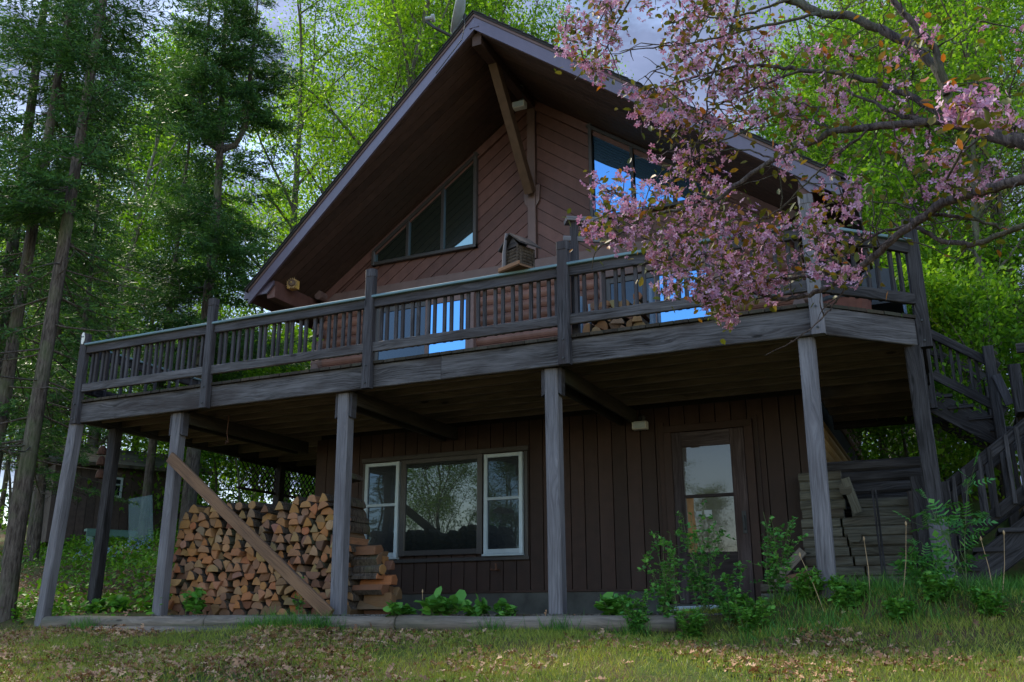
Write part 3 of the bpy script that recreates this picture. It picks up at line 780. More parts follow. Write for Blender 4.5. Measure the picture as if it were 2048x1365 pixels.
for k, (xt, yt, xb, yb, w_, mm) in enumerate(POSTS):
    mb = MB(); zb = gz(xb, yb)-.12; zt = ZRB-.0 if k in (0, 6) else ZRB-.005
    zj = zb+.12+(.98 if k == 2 else 2.0)
    mb.beam((xb, yb, zb), (xt, yt, zt), w_, w_, up=(0, 1, 0), ch=.014)
    pst = mb.obj('support_post', M[mm], deck)
    if k == 6:
        mb = MB(); mb.beam((xb-.0, yb-.01, zb), (xb-.012, yb-.012, zb+.78), w_+.012, w_+.012, up=(0, 1, 0), ch=.012); mb.obj('post_sleeve', M['post_wood'], pst)
    if k in (2, 3, 4):
        for s_ in (-1, 1):
            mb = MB()
            xs = xt+s_*(w_/2+.0205)
            mb.prism([(xs-.019, yt-.05, 2.16+.03*(s_>0)), (xs+.019, yt-.05, 2.16+.03*(s_<0)), (xs+.019, yt-.05, ZRB), (xs-.019, yt-.05, ZRB)], (0, .1, 0), along=(0, 0, 1)); mb.obj('cleat', M['rail_wood'], pst)
            mb = MB(); xs = xt+s_*(w_/2+.022); mb.beam((xs, yt+.06, 2.40), (xs, -.05, 2.40), .04, .17); mb.obj('carrying_beam', M['joist_wood'], deck)
mb = MB(); mb.beam((XW+.02, 2.22, 2.585), (RX-.05, 2.22, 2.585), .07, .25); mb.obj('carrying_beam', M['dark_wood'], deck)
mb = MB(); mb.box((RX-.14, 2.0, 1.5), (RX-.04, 2.1, 2.45)); mb.obj('hanger', M['dark_wood'], deck)
# guard posts and railings
ZC = 3.517
def gpost(x, y, top, bot=ZRB-.02, w_=.115, mat='rail_wood', split=False):
    mb = MB(); mb.beam((x, y, bot), (x, y, top), w_, w_*.8, up=(0, 1, 0), ch=.012)
    p = mb.obj('railing_post', M[mat], deck)
    mb = MB(); mb.beam((x, y, top-.085), (x, y, top+.006), w_+.012, w_*.8+.012, up=(0, 1, 0), ch=.022); mb.obj('post_cap', M[mat], p)
    for zz in (bot+.06, ZD-.06):
        mb = MB(); mb.lathe([(.011, 0), (.011, .012)], 8, (x, y-w_*.4-.001, zz), axis=(0, -1, 0)); mb.obj('bolt', M['black_metal'], p)
YP = DY-.05
gpost(P0-.02, YP+.02, 3.66); gpost(P1, YP, 3.83); gpost(P2, YP, 3.84); gpost(P3, YP, 3.76, w_=.125)
gpost(P4+.01, YP+.01, 3.80, mat='post_wood', w_=.12); gpost(RX+.035, DY+CR-.0, 3.74, mat='dark_wood', w_=.13)
gpost(P0-.02, 3.55, 3.66); gpost(RX+.02, 1.15, 3.66, mat='dark_wood'); gpost(RX+.02, 2.25, 3.66, mat='dark_wood')
def railing(A, B, pairs, zt=ZC, zl=(2.855, 2.965), mat='rail_wood', cap=True, e0=.05, e1=.05, parent=deck, dz=0.0, bal='rail_wood', low_h=None):
    """A,B = (x,y) ends, dz = fall from A to B"""
    A = np.array(A, float); B = np.array(B, float); d = B-A; ln = np.linalg.norm(d); d /= ln; nrm = np.array((-d[1], d[0]))   # inward when A->B runs along +x
    Pz = lambda s_, z, off=0.0: (A[0]+d[0]*s_+nrm[0]*off, A[1]+d[1]*s_+nrm[1]*off, z+dz*s_/ln)
    mb = MB(); mb.beam(Pz(e0, zt-.078), Pz(ln-e1, zt-.078), .045, .105, ch=.006); rail = mb.obj('railing', M[mat], parent)
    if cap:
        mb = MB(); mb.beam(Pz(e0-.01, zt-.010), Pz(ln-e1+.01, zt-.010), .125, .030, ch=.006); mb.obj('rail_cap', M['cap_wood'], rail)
    mb = MB(); mb.beam(Pz(e0, (zl[0]+zl[1])/2), Pz(ln-e1, (zl[0]+zl[1])/2), .045, zl[1]-zl[0], ch=.006); mb.obj('bottom_rail', M['deck_wood' if mat == 'rail_wood' else mat], rail)
    st = (ln-.10)/pairs
    for k in range(pairs):
        for off in (.33, .72):
            s_ = .05+st*(k+off)+rnd.uniform(-.006, .006)
            mb = MB(); tl_ = rnd.uniform(-.006, .006)
            mb.beam(Pz(s_, zl[0]+.01, .043), Pz(s_+tl_, zt-.035, .043), .037, .037, up=(d[0], d[1], 0), ch=.004); mb.obj('baluster', M[bal], rail)
for a, b in ((P0, P1), (P1, P2), (P2, P3), (P3, P4)): railing((a, YP+.015), (b, YP+.015), 11)
railing((P4, DY-.02), (RX+.02, DY+CR-.02), 4, bal='dark_wood', mat='dark_wood')
railing((P0-.02, 3.5), (P0-.02, DY), 14, mat='dark_wood')
railing((RX+.02, DY+CR+.05), (RX+.02, 1.1), 10, mat='dark_wood')
mb = MB()                                             # lattice skirt under the left edge
for k in range(20):
    y = .45+k*.115
    mb.beam((-6.585, y, 1.98), (-6.585, y+.40, 2.40), .006, .022, up=(0, 0, 1)); mb.beam((-6.578, y+.40, 1.98), (-6.578, y, 2.40), .006, .022, up=(0, 0, 1))
mb.beam((-6.58, .40, 2.42), (-6.58, 3.2, 2.42), .04, .05); mb.beam((-6.58, .40, 1.965), (-6.58, 3.2, 1.965), .04, .04)
mb.obj('lattice', M['dark_wood'], deck)

# ------------------------------------------------------------------ stairs with a landing
stairs = empty('deck_stairs', (4.6, .2, gz(4.6, .2)), 0, 'dark weathered outdoor staircase with landing beside the raised deck', 'stairs')
def flight(xa, za, xb, zb, y0, y1, n, mat='dark_wood'):
    for yy in (y0+.02, y1-.02):
        mb = MB(); mb.beam((xa, yy, za-.14), (xb, yy, zb-.14), .045, .27); mb.obj('stringer', M[mat], stairs)
    for k in range(n):
        f = (k+.5)/n; x = xa+(xb-xa)*f; z = za+(zb-za)*(k+1)/(n+.0)+.06
        mb = MB(); mb.box((x-.14, y0-.03, z-.02), (x+.14, y1+.03, z+.02)); mb.obj('tread', M[mat], stairs)
    for yy in (y0-.03, y1+.03):
        railing((xa, yy), (xb, yy), max(4, int(abs(xb-xa)/.26)), zt=za+.86, zl=(za+.17, za+.28), mat=mat, cap=False, parent=stairs, dz=zb-za, bal=mat)
flight(RX+.02, ZD-.05, 4.50, 2.08, 1.30, 2.15, 4)
flight(5.75, 1.90, 3.62, .34, -1.25, -.40, 9)
mb = MB()
for k in range(14): mb.box((4.46+.145*k, -.3, 2.03), (4.46+.145*k+.138, 2.3, 2.06))
for k in range(9): mb.box((5.72, -1.4+.145*k-.2, 1.95), (6.5, -1.4+.145*k-.062, 1.98))
mb.obj('landing', M['dark_wood'], stairs)
def sp(x, y, top, mat='dark_wood', w_=.12):
    mb = MB(); mb.beam((x, y, gz(x, y)-.1), (x, y, top), w_, w_, up=(0, 1, 0), ch=.012); mb.obj('stair_post', M[mat], stairs)
q = at_y(1988, 693, 1.25); sp(4.36, 1.24, q[2]); sp(4.36, 2.2, 2.95); sp(4.52, .05, 2.62); sp(5.75, -.35, 2.9); sp(5.75, -1.3, 2.8); sp(3.66, -1.29, 1.22, w_=.10); sp(6.4, 2.2, 2.95)
railing((4.52, .05), (6.4, .05), 6, zt=2.88, zl=(2.2, 2.3), mat='dark_wood', cap=False, parent=stairs, bal='dark_wood')
mb = MB(); mb.beam((4.40, 1.16, 2.78), (4.50, 1.16, 2.40), .10, .03, up=(0, 1, 0)); mb.obj('gusset', M['rail_wood'], stairs)

# ------------------------------------------------------------------ retaining wall of stacked timbers at the right of the house
rw = empty('retaining_wall', (2.8, -.3, .2), 0, 'stacked grey landscape timber retaining wall beside the basement door', 'retaining wall')
def timber(x0, x1, y, z, d=.12, mat='timber'):
    mb = MB(); mb.beam((x0, y, z), (x1, y, z), d*1.1, d-.006, ch=.028); mb.obj('timber', M[mat], rw)
nz_ = 11
for k in range(13):
    z = .22+k*.105
    y = -.36+.012*k
    a = 2.16+.03*rnd.random()
    if k < 8:
        c = 2.72+rnd.uniform(-.14, .2)
        timber(a, c-.01, y, z); timber(c+.012, 3.40+rnd.uniform(-.05, .03), y+rnd.uniform(-.01, .02), z)
    else:
        timber(a, 2.64+rnd.uniform(-.02, .02), y, z)
        if k < 10: timber(2.70, 3.40, y+.10, z)
for k in range(5):
    timber(2.40, 3.50, .02+.01*k, 1.10+k*.13, .13, 'dark_wood')
for x, z in ((2.62, 1.31), (2.66, .80)):
    mb = MB(); mb.beam((x+.06, -.42, z), (x+.06, .05, z), .13, .12, ch=.03); mb.obj('tie_timber', M['timber'], rw)
mb = MB(); mb.beam((2.68, -.40, 1.43), (2.78, -.38, 1.05), .10, .05, up=(0, 1, 0)); mb.obj('brace_board', M['timber'], rw)
mb = MB(); mb.beam((3.44, -.42, gz(3.44, -.42)-.1), (3.42, -.40, 1.40), .16, .12, up=(0, 1, 0)); mb.beam((3.34, -.42, .3), (3.33, -.42, 1.25), .07, .06, up=(0, 1, 0)); mb.obj('end_post', M['dark_wood'], rw)
for k in range(3): timber(1.74, 2.52, -.72+.02*k, .06+.10*k, .105)
st = empty('offcut_boards', (2.1, -.5, .3), 0, 'two short offcut boards leaning on the low timber step by the wall', 'boards')
mb = MB(); mb.beam((1.86, -.56, .34), (2.18, -.50, .66), .10, .10); mb.obj('board', M['border_log'], st)
mb = MB(); mb.prism([(1.88, -.62, .322), (2.20, -.58, .322), (2.20, -.58, .44), (2.02, -.6, .40)], (0, .1, 0)); mb.obj('board', M['plank'], st)
for k, (u0, v0, u1, v1) in enumerate(((1744, 978, 1768, 1165), (1751, 980, 1773, 1166))):
    a, b = at_y(u0, v0, -.50), at_y(u1, v1, -.62+.02*k); b[2] = min(b[2], gz(b[0], b[1])-.02)
    mb = MB(); mb.beam(b, a, .022, .014, up=(0, 1, 0), ch=.003)
    tag(mb.obj('garden_stake', M['dark_wood']), ['thin wooden stake leaning on the timber wall, left of the pair', 'thin wooden stake leaning on the timber wall, right of the pair'][k], 'stake', 'stakes leaning on the retaining wall')

# border logs along the patio
for k, (xa, xb, y, z, r_) in enumerate(((-6.62, -4.05, -2.78, -.085, .082), (-4.02, -1.55, -2.78, -.085, .08), (-1.52, 1.35, -2.78, -.09, .082))):
    mb = MB(); mb.tube([(xa+(xb-xa)*t, y+.008*math.sin(t*7), z+.006*math.sin(t*5+k)) for t in np.linspace(0, 1, 9)], [r_*(1+.05*math.sin(9*t+k)) for t in np.linspace(0, 1, 9)], 14)
    tag(mb.obj('border_log', M['border_log'], smooth=True), ['brown border log by the leftmost deck post, left end of the row', 'round border log at the foot of the firewood stack', 'grey border log below the basement windows, right of the leaning plank'][k], 'log', 'border logs edging the patio')
mb = MB(); mb.tube([(-6.0, -2.86, -.19), (-3.2, -2.87, -.19)], .075, 12)
tag(mb.obj('border_log', M['border_log'], smooth=True), 'half buried lower border log under the left patio edge', 'log', 'border logs edging the patio')
# ------------------------------------------------------------------ small things on and round the house
def lin(p, q, t): return tuple(a+(b-a)*t for a, b in zip(p, q))
# log-cabin bird house on the rail
bx, by, bz = -.19, YP+.02, ZC+.006
bh = empty('bird_house', (bx, by, bz), 0, 'small log cabin bird house sitting on the deck rail', 'bird house')
RZ = Matrix.Rotation(R(-24), 4, 'Z')
def rot_mb(mb, c):
    for i, v in enumerate(mb.v):
        p = RZ @ (Vector(v)-Vector(c)); mb.v[i] = tuple(p+Vector(c))
    return mb
c_ = (bx, by, bz)
mb = MB(); mb.box((bx-.17, by-.15, bz), (bx+.17, by+.15, bz+.022)); mb.box((bx-.17, by-.16, bz+.01), (bx+.17, by-.145, bz+.05)); rot_mb(mb, c_).obj('tray', M['plank'], bh)
mb = MB()
for k in range(6):
    zz = bz+.045+.036*k
    for s_ in (-1, 1):
        mb.tube([(bx-.13, by+s_*.09, zz), (bx+.13, by+s_*.09, zz)], .019, 7); mb.tube([(bx+s_*.10, by-.12, zz+.018), (bx+s_*.10, by+.12, zz+.018)], .019, 7)
rot_mb(mb, c_).obj('log_wall', M['log_bark'], bh)
mb = MB()
for s_ in (-1, 1): mb.prism([(bx, by-.15, bz+.40), (bx+s_*.18, by-.15, bz+.25), (bx+s_*.18, by+.15, bz+.25), (bx, by+.15, bz+.40)], (0, 0, .02))
mb.prism([(bx-.10, by-.10, bz+.26), (bx+.10, by-.10, bz+.26), (bx, by-.10, bz+.38)], (0, .02, 0)); rot_mb(mb, c_).obj('roof', M['dark_wood'], bh)
mb = MB(); mb.tube([(bx-.10, by-.135, bz+.02), (bx-.09, by-.14, bz+.2), (bx-.06, by-.135, bz+.43)], [.024, .021, .014], 8); rot_mb(mb, c_).obj('perch_post', M['post_wood'], bh)

# weathered T stand behind the post
a = at_y(1148, 520, -2.58); 
ts = empty('feeder_stand', (a[0], -2.58, ZD), 0, 'weathered T-shaped wooden feeder stand behind the railing post', 'stand')
mb = MB(); mb.beam((a[0], -2.56, ZD), (a[0], -2.56, 4.08), .075, .075, up=(0, 1, 0)); mb.obj('upright', M['rail_wood'], ts)
mb = MB(); mb.beam((a[0]-.08, -2.60, 4.08), (a[0]+.30, -2.35, 4.085), .16, .05); mb.obj('top_board', M['post_wood'], ts)
mb = MB(); mb.beam((a[0]-.10, -2.625, 3.865), (a[0]+.26, -2.40, 3.865), .035, .06); mb.obj('cross_arm', M['post_wood'], ts)

# small white owl plaque on the corner post
a = (P0-.02, YP-.035, 3.60)
mb = MB(); mb.prism([(a[0]+.03*math.cos(t)*(1.0+.25*math.cos(3*t)), a[1], a[2]+.085*math.sin(t)) for t in np.linspace(0, 2*math.pi, 16)[:-1]], (0, .012, 0))
ow = mb.obj('owl_plaque', M['white_plastic']); tag(ow, 'small white owl plaque on the leftmost railing post', 'plaque')
mb = MB()
for dx in (-.011, .011): mb.lathe([(.008, 0), (.008, .006)], 10, (a[0]+dx, a[1]+.001, a[2]+.02), axis=(0, -1, 0))
mb.obj('eye', M['black_metal'], ow)

# sun face ornament on a yellow block under the left eave
c = at_y(585, 567, -.86)
sf = empty('sun_ornament', tuple(c), 0, 'round sun face ornament hung under the left roof eave', 'ornament')
mb = MB(); mb.box((c[0]-.10, c[1]+.0, c[2]-.065), (c[0]+.03, c[1]+.13, c[2]+.065)); mb.obj('block', M['yellow_wood'], sf)
mb = MB(); ax = (.35, -.93, 0)
mb.lathe([(.055, 0), (.055, .02), (.04, .033), (.015, .038)], 18, (c[0], c[1]-.01, c[2]), axis=ax); mb.obj('face', M['beam'], sf)
mb = MB(); mb.lathe([(.012, .03), (.010, .05), (.003, .055)], 8, (c[0], c[1]-.01, c[2]), axis=ax); mb.obj('nose', M['yellow_wood'], sf)
mb = MB(); sx_ = np.array((.93, .35, 0)); 
for k in range(16):
    t = 2*math.pi*k/16; d = sx_*math.cos(t)+np.array((0, 0, 1))*math.sin(t); e = sx_*math.cos(t+1.57)+np.array((0, 0, 1))*math.sin(t+1.57); o = np.array(c)+np.array((0, -.014, 0))
    mb.prism([o+d*.050-e*.011, o+d*(.10 if k % 2 else .088), o+d*.050+e*.011], (-.004, .01, 0))
mb.obj('ray', M['stalk'], sf)

def floodlight(c, label, heads, yaw=0.0):
    o = empty('flood_light', tuple(c), yaw, label, 'light')
    mb = MB(); mb.lathe([(.05, 0), (.05, .02), (.03, .03)], 14, (0, .0, .10), axis=(0, -1, 0)); mb.tube([(0, -.02, .10), (0, -.06, .06), (0, -.07, .02)], .012, 8)
    b = mb.obj('bracket', M['black_metal']); b.parent = o
    mb = MB(); mb.box((-.09, -.14, -.055), (.09, -.03, .045), ch=.012); b = mb.obj('housing', M['white_plastic']); b.parent = o
    mb = MB(); mb.box((-.078, -.146, -.045), (.078, -.1405, .032)); g = mb.obj('lens', M['frame_white']); g.parent = b
    if heads:
        mb = MB(); mb.tube([(.02, -.02, .14), (.03, -.05, .26), (.0, -.06, .34)], .006, 6); mb.lathe([(.03, 0), (.035, .03), (.015, .06)], 10, (.02, -.05, .30)); k = mb.obj('sensor', M['black_metal']); k.parent = o
    return o
q = at_x(1043, 217, XR+.05); floodlight((XR+.06, q[1], q[2]), 'white flood light high under the roof peak by the diagonal brace', True)
q = at_y(1282, 855, -.10); floodlight((q[0], -.045, q[2]+.02), 'white flood light on the dark basement wall under the deck', False)

# satellite dish on the left roof slope
q = at_y(922, 22, -1.45)
sd = empty('satellite_dish', (q[0], -1.45, ROOF(q[0])), 0, 'grey satellite dish with feed arm on the roof peak', 'satellite dish')
ax = np.array((-.84, -.50, .22)); ax /= np.linalg.norm(ax)
mb = MB(); mb.lathe([(.33*k/9, .30*(k/9)**2*.33) for k in range(1, 10)]+[(.335, .105), (.33, .118)]+[(.33*k/9, .30*(k/9)**2*.33+.012) for k in range(9, 0, -1)], 28, tuple(q-ax*.05), axis=tuple(ax)); mb.obj('reflector', M['steel'], sd, smooth=True)
b0 = at_y(905, 74, -1.45); e0 = at_y(870, 56, -1.62); e1 = at_y(853, 44, -1.66)
mb = MB(); mb.tube([tuple(b0), tuple(e0), tuple(e1)], .022, 8); mb.obj('feed_arm', M['black_metal'], sd)
d = np.array((.94, .3, .05)); mb = MB(); mb.lathe([(.03, 0), (.03, .08), (.055, .09), (.055, .13)], 12, tuple(np.array(e1)+np.array((-.02, 0, .05))), axis=tuple(d)); mb.obj('feed_horn', M['steel'], sd)
mb = MB(); mb.tube([(q[0]+.02, -1.38, ROOF(q[0])-.05), (q[0]+.02, -1.38, q[2]-.02)], .024, 8); mb.tube([tuple(b0), (q[0]+.02, -1.38, q[2]-.1)], .02, 8); mb.obj('mast', M['black_metal'], sd)
mb = MB(); mb.tube([tuple(b0), (q[0]+.20, -1.80, ROOF(q[0]+.20)+.10), (XR-.13, PK-.035, ROOF(XR-.13)+.03), (XR-.11, PK-.045, ROOF(XR-.11)-.1), (XR-.16, PK-.035, ROOF(XR-.16)-.27), (XR-.6, PK+.07, ROOF(XR-.6)-.28)], .006, 6); mb.obj('cable', M['black_metal'], sd)

# log rack on the deck with blue grey metal uprights
lr = empty('log_rack', (.95, -1.9, ZD), 0, 'blue grey metal log rack on the deck behind the railing', 'rack')
xa, xb = .16, at_y(1298, 600, -1.75)[0]
mb = MB()
for yy in (-1.75, -1.45): mb.tube([(xa-.02, yy, ZD+.09), (xb+.02, yy, ZD+.09)], .018, 8)
mb.obj('base_rail', M['black_metal'], lr)
for x in (xa-.02, xb+.02):
    for yy in (-1.75, -1.45):
        mb = MB(); mb.tube([(x, yy, ZD), (x, yy, 4.05 if x > 1 else 3.5)], .022, 8); mb.obj('upright', M['blue_metal'], lr)
    mb = MB(); mb.tube([(x-.12, -1.80, ZD+.01), (x, -1.75, ZD+.22), (x+.12, -1.80, ZD+.01)], .014, 8); mb.obj('foot', M['blue_metal'], lr)
mb = MB(); mb.tube([(xb+.02, -1.75, 4.0), (xb+.32, -1.70, 3.78)], .016, 8); mb.obj('diagonal_arm', M['blue_metal'], lr)

# tub and metal chair on the right corner of the deck
c = at_y(1695, 640, -1.55)
tb = empty('planter_tub', (2.95, -1.55, ZD), 0, 'red brown wooden planter tub on the right deck corner', 'planter')
mb = MB(); mb.lathe([(.22, 0), (.25, .15), (.27, .40), (.27, .44), (.245, .44), (.24, .40)], 24, (2.95, -1.45, ZD)); mb.obj('staves', M['tub'], tb)
mb = MB()
for z, r_ in ((.08, .24), (.34, .268)): mb.lathe([(r_+.003, z), (r_+.006, z+.015), (r_+.006, z+.03), (r_+.006, z+.045)], 24, (2.95, -1.45, ZD))
mb.obj('hoop', M['black_metal'], tb)
ch = empty('patio_chair', (3.28, -.9, ZD), 0, 'dark metal patio chair with curved arms by the right railing', 'chair')
mb = MB(); mb.box((3.05, -1.12, ZD+.40), (3.50, -.68, ZD+.44)); mb.obj('seat', M['black_metal'], ch)
mb = MB(); mb.prism([(3.07, -.70, ZD+.44), (3.48, -.70, ZD+.44), (3.44, -.60, ZD+.95), (3.27, -.59, ZD+1.0), (3.11, -.60, ZD+.95)], (0, .025, 0)); mb.obj('backrest', M['black_metal'], ch)
for x in (3.04, 3.51):
    mb = MB(); mb.tube([(x, -1.16, ZD), (x+.01, -1.20, ZD+.25), (x, -1.14, ZD+.55), (x, -1.0, ZD+.66), (x, -.8, ZD+.66), (x, -.64, ZD+.62)], .016, 8); mb.obj('arm', M['blue_metal'], ch)
    mb = MB(); mb.tube([(x, -.66, ZD), (x, -.70, ZD+.42)], .016, 8); mb.obj('leg', M['blue_metal'], ch)

# leaning plank
mb = MB(); mb.beam((-2.42, -2.70, -.01), (-4.93, -2.685, 1.86), .05, .115, up=(0, 1, 0), ch=.006)
mb2 = MB(); mb2.beam((-2.42, -2.72, .0), (-4.93, -2.705, 1.87), .135, .048, up=(0, 1, 0), ch=.006)
tag(mb2.obj('leaning_plank', M['plank']), 'long brown plank leaning diagonally across the firewood stack', 'plank')

# rusty bells on a cord, and a wire hook, hanging under the deck
c = at_y(206, 900, -1.5)
wb = empty('hanging_bells', (c[0], c[1], 2.44), 0, 'string of three rusty bells hanging under the left deck edge', 'wind bells')
zs = [at_y(206, v, -1.5)[2] for v in (905, 926, 952)]
mb = MB(); mb.tube([(c[0], c[1], 2.46), (c[0], c[1], zs[2]-.02)], .004, 6); mb.obj('cord', M['black_metal'], wb)
for k, z in enumerate(zs):
    mb = MB(); mb.lathe([(.01, .10), (.03, .095), (.055, .055), (.066, .0), (.07, -.03), (.062, -.03), (.05, .04)], 14, (c[0]+.008*(k-1), c[1], z)); mb.obj('bell', M['rust'], wb)
c = at_y(457, 842, -2.2); e = at_y(456, 886, -2.2)
mb = MB(); mb.tube([(c[0], c[1], 2.46), (c[0], c[1], c[2]), (c[0]-.01, c[1], (c[2]+e[2])/2), tuple(e), (e[0]-.03, e[1], e[2]-.015), (e[0]-.035, e[1], e[2]+.03)], .006, 6)
tag(mb.obj('wire_hook', M['rust']), 'thin wire hook hanging under the deck above the firewood', 'hook')
mb = MB(); mb.prism([(.95, -1.52, .02), (2.05, -1.42, .05), (2.05, -1.12, .06), (.95, -1.20, .03)], (0, 0, .05))
tag(mb.obj('white_board', M['frame_white']), 'pale board lying on the ground before the basement door', 'board')

# ------------------------------------------------------------------ firewood
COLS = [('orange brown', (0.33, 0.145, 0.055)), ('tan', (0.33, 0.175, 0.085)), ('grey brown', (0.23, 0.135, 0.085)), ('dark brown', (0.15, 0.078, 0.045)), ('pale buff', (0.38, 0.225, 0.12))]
def log_mat():
    m = M['log_end']; t = m.node_tree
    oi = [n for n in t.nodes if n.type == 'OBJECT_INFO'][0]
    vr = [n for n in t.nodes if n.type == 'VALTORGB'][0]
    for l in list(t.links):
        if l.from_node == vr: t.links.new(oi.outputs['Color'], l.to_socket)
log_mat()
def cross(kind):
    s_ = rnd.uniform(.86, 1.18)
    if kind == 'half round': r = .088*s_; pts = [(r*math.cos(t), r*math.sin(t)*rnd.uniform(.85, 1.0), 1) for t in np.linspace(0, math.pi, 9)]
    elif kind == 'wedge': r = .135*s_; a = rnd.uniform(.95, 1.35); pts = [(-.05, 0-.0, 0)]+[(r*math.cos(t)-.05, r*math.sin(t), 1) for t in np.linspace(0, a, 6)]
    elif kind == 'block': w_, h_ = .085*s_, .055*s_; pts = [(-w_, -h_*.9, 0), (w_*.7, -h_, 0), (w_, h_*.1, 1), (w_*.5, h_, 1), (-w_*.75, h_*.7, 0)]
    elif kind == 'round': r = .058*s_; pts = [(r*math.cos(t)*1.05, r*math.sin(t), 1) for t in np.linspace(0, 2*math.pi, 13)[:-1]]
    else: w_ = .085*s_; pts = [(-w_, -.03, 0), (w_, -.045, 0), (w_*.55, .035, 1), (0, .065*s_, 1), (-w_*.6, .04, 1)]
    return [(x+rnd.uniform(-.004, .004), z+rnd.uniform(-.004, .004), b) for x, z, b in pts]
PROT = []
def make_log_mesh(kind, k):
    pts = cross(kind); n = len(pts)
    cx = 0 if kind in ('half round', 'round') else (-.05 if kind == 'wedge' else 0); pts = [(x-cx*0, z, b) for x, z, b in pts]
    ln = rnd.uniform(.36, .43); mb = MB()
    ta, tb_ = rnd.uniform(-.12, .12), rnd.uniform(-.12, .12)
    mx, mz = np.mean([p[0] for p in pts]), np.mean([p[1] for p in pts])
    sh = lambda s_: [(mx+(x-mx)*s_, z_, b) for x, z_, b in [(x, mz+(z-mz)*s_, b) for x, z, b in pts]]
    ri = [(x, ta*x+tb_*z, z) for x, z, _ in sh(.90)]
    r0 = [(x, .009+ta*x+tb_*z, z) for x, z, _ in sh(1.0)]
    rm = [(x+rnd.uniform(-.005, .005), ln*.5, z+rnd.uniform(-.005, .005)) for x, z, _ in sh(rnd.uniform(.97, 1.05))]
    r1 = [(x, ln-.008, z) for x, z, _ in sh(1.0)]
    r2 = [(x, ln, z) for x, z, _ in sh(.9)]
    vs = ri+r0+rm+r1+r2
    mb.add(vs+[(mx, ta*mx+tb_*mz-.002, mz)], [(i, (i+1) % n, 5*n) for i in range(n)], None, 0)
    o = 0
    for ring in range(4):
        for i in range(n):
            j = (i+1) % n
            mi = 1 if (pts[i][2] and pts[j][2] and ring > 0) else 0
            mb.f.append([ring*n+i, (ring+1)*n+i, (ring+1)*n+j, ring*n+j]); mb.uv.append([(0, 0)]*4); mb.mi.append(mi)
    mb.f.append([4*n+i for i in range(n-1, -1, -1)]); mb.uv.append([(0, 0)]*n); mb.mi.append(0)
    me = mb.mesh('firewood_log', [M['log_end'], M['log_bark']])
    PROT.append((kind, me, np.array([(x, z) for x, z, _ in pts])))
for kind, cnt in (('half round', 5), ('wedge', 7), ('block', 5), ('round', 3), ('split', 4)):
    for k in range(cnt): make_log_mesh(kind, k)
def place_log(p, loc, rx, rz, where, group, colr=None, label=None):
    ci = colr if colr is not None else rnd.choices(range(5), (30, 34, 18, 10, 8))[0]
    o = bpy.data.objects.new('firewood_log', p[1]); col.objects.link(o)
    o.rotation_euler = (0, -rx, rz); o.location = loc
    o.color = tuple(min(1, c*rnd.uniform(.85, 1.15)) for c in COLS[ci][1])+(1,)
    tag(o, label or f'{COLS[ci][0]} {p[0]} firewood log {where}', 'firewood log', group)
    return o
def stack(x0, x1, zbase, top, y, ymess, limit, where, group, dark_below=None):
    dx = .01; n = int((x1-x0)/dx); h = np.full(n, zbase); xs = x0+np.arange(n)*dx; made = 0; fails = 0; edges = []
    while made < limit and fails < 25:
        best = None
        for _ in range(7):
            p = rnd.choices(PROT, [{'half round': 4, 'wedge': 3, 'block': 3.4, 'round': 1.5, 'split': 2.2}[q_[0]] for q_ in PROT])[0]; a = rnd.choice([0, 0, math.pi, rnd.uniform(-.5, .5), rnd.uniform(0, 6.28)])
            c, s_ = math.cos(a), math.sin(a); pl = np.stack([p[2][:, 0]*c-p[2][:, 1]*s_, p[2][:, 0]*s_+p[2][:, 1]*c], 1)
            lo, hi = pl[:, 0].min(), pl[:, 0].max(); m = int(round((hi-lo)/dx))
            if m < 3: continue
            g_ = lo+(np.arange(m)+.5)*dx
            low = np.full(m, 9.); upp = np.full(m, -9.)
            for i in range(len(pl)):
                q0, q1 = pl[i], pl[(i+1) % len(pl)]
                a0, a1 = min(q0[0], q1[0]), max(q0[0], q1[0])
                k = (g_ >= a0) & (g_ <= a1)
                if a1-a0 < 1e-6 or not k.any(): continue
                zz = q0[1]+(q1[1]-q0[1])*(g_[k]-q0[0])/(q1[0]-q0[0])
                low[k] = np.minimum(low[k], zz); upp[k] = np.maximum(upp[k], zz)
            ok = (low < 8); low[~ok] = low[ok].mean(); upp[~ok] = upp[ok].mean()
            for i0 in range(0, n-m, 2):
                seg = h[i0:i0+m]; z = (seg-low).max()-.006
                gap = (z+low-seg).sum()*dx
                sc = z+upp.mean()*.5+gap*24+rnd.random()*.05+max(0, (pl[:, 1].max()-pl[:, 1].min())-.72*(hi-lo))*1.6
                for ex, ez in edges[-60:]:
                    if abs(ez-z) < .14 and (abs(ex-xs[i0]) < .018 or abs(ex-xs[i0+m-1]) < .018): sc += .035
                if best is None or sc < best[0]: best = (sc, p, a, i0, m, z, low, upp)
        sc, p, a, i0, m, z, low, upp = best
        xc = xs[i0]-(g_[0]-g_[0])
        c, s_ = math.cos(a), math.sin(a); px = p[2][:, 0]*c-p[2][:, 1]*s_
        X = xs[i0]-px.min()
        if z+upp.max() > top(X):
            fails += 1; h[i0:i0+m] += .01; continue
        h[i0:i0+m] = np.maximum(h[i0:i0+m], z+upp)
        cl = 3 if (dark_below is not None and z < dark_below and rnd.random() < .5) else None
        place_log(p, (X, y+rnd.uniform(-ymess, ymess), z), a, rnd.uniform(-.05, .05), where, group, cl)
        made += 1; edges += [(xs[i0], z), (xs[i0+m-1], z)]
    return made
GW = 'firewood logs stacked under the deck'
nlog = stack(-5.13, -2.40, 0.0, lambda x: 1.58+.09*(x+5.0)/2.6+.05*math.sin(x*5), -2.33, .045, 268, 'in the tall stack under the deck', GW, .13)
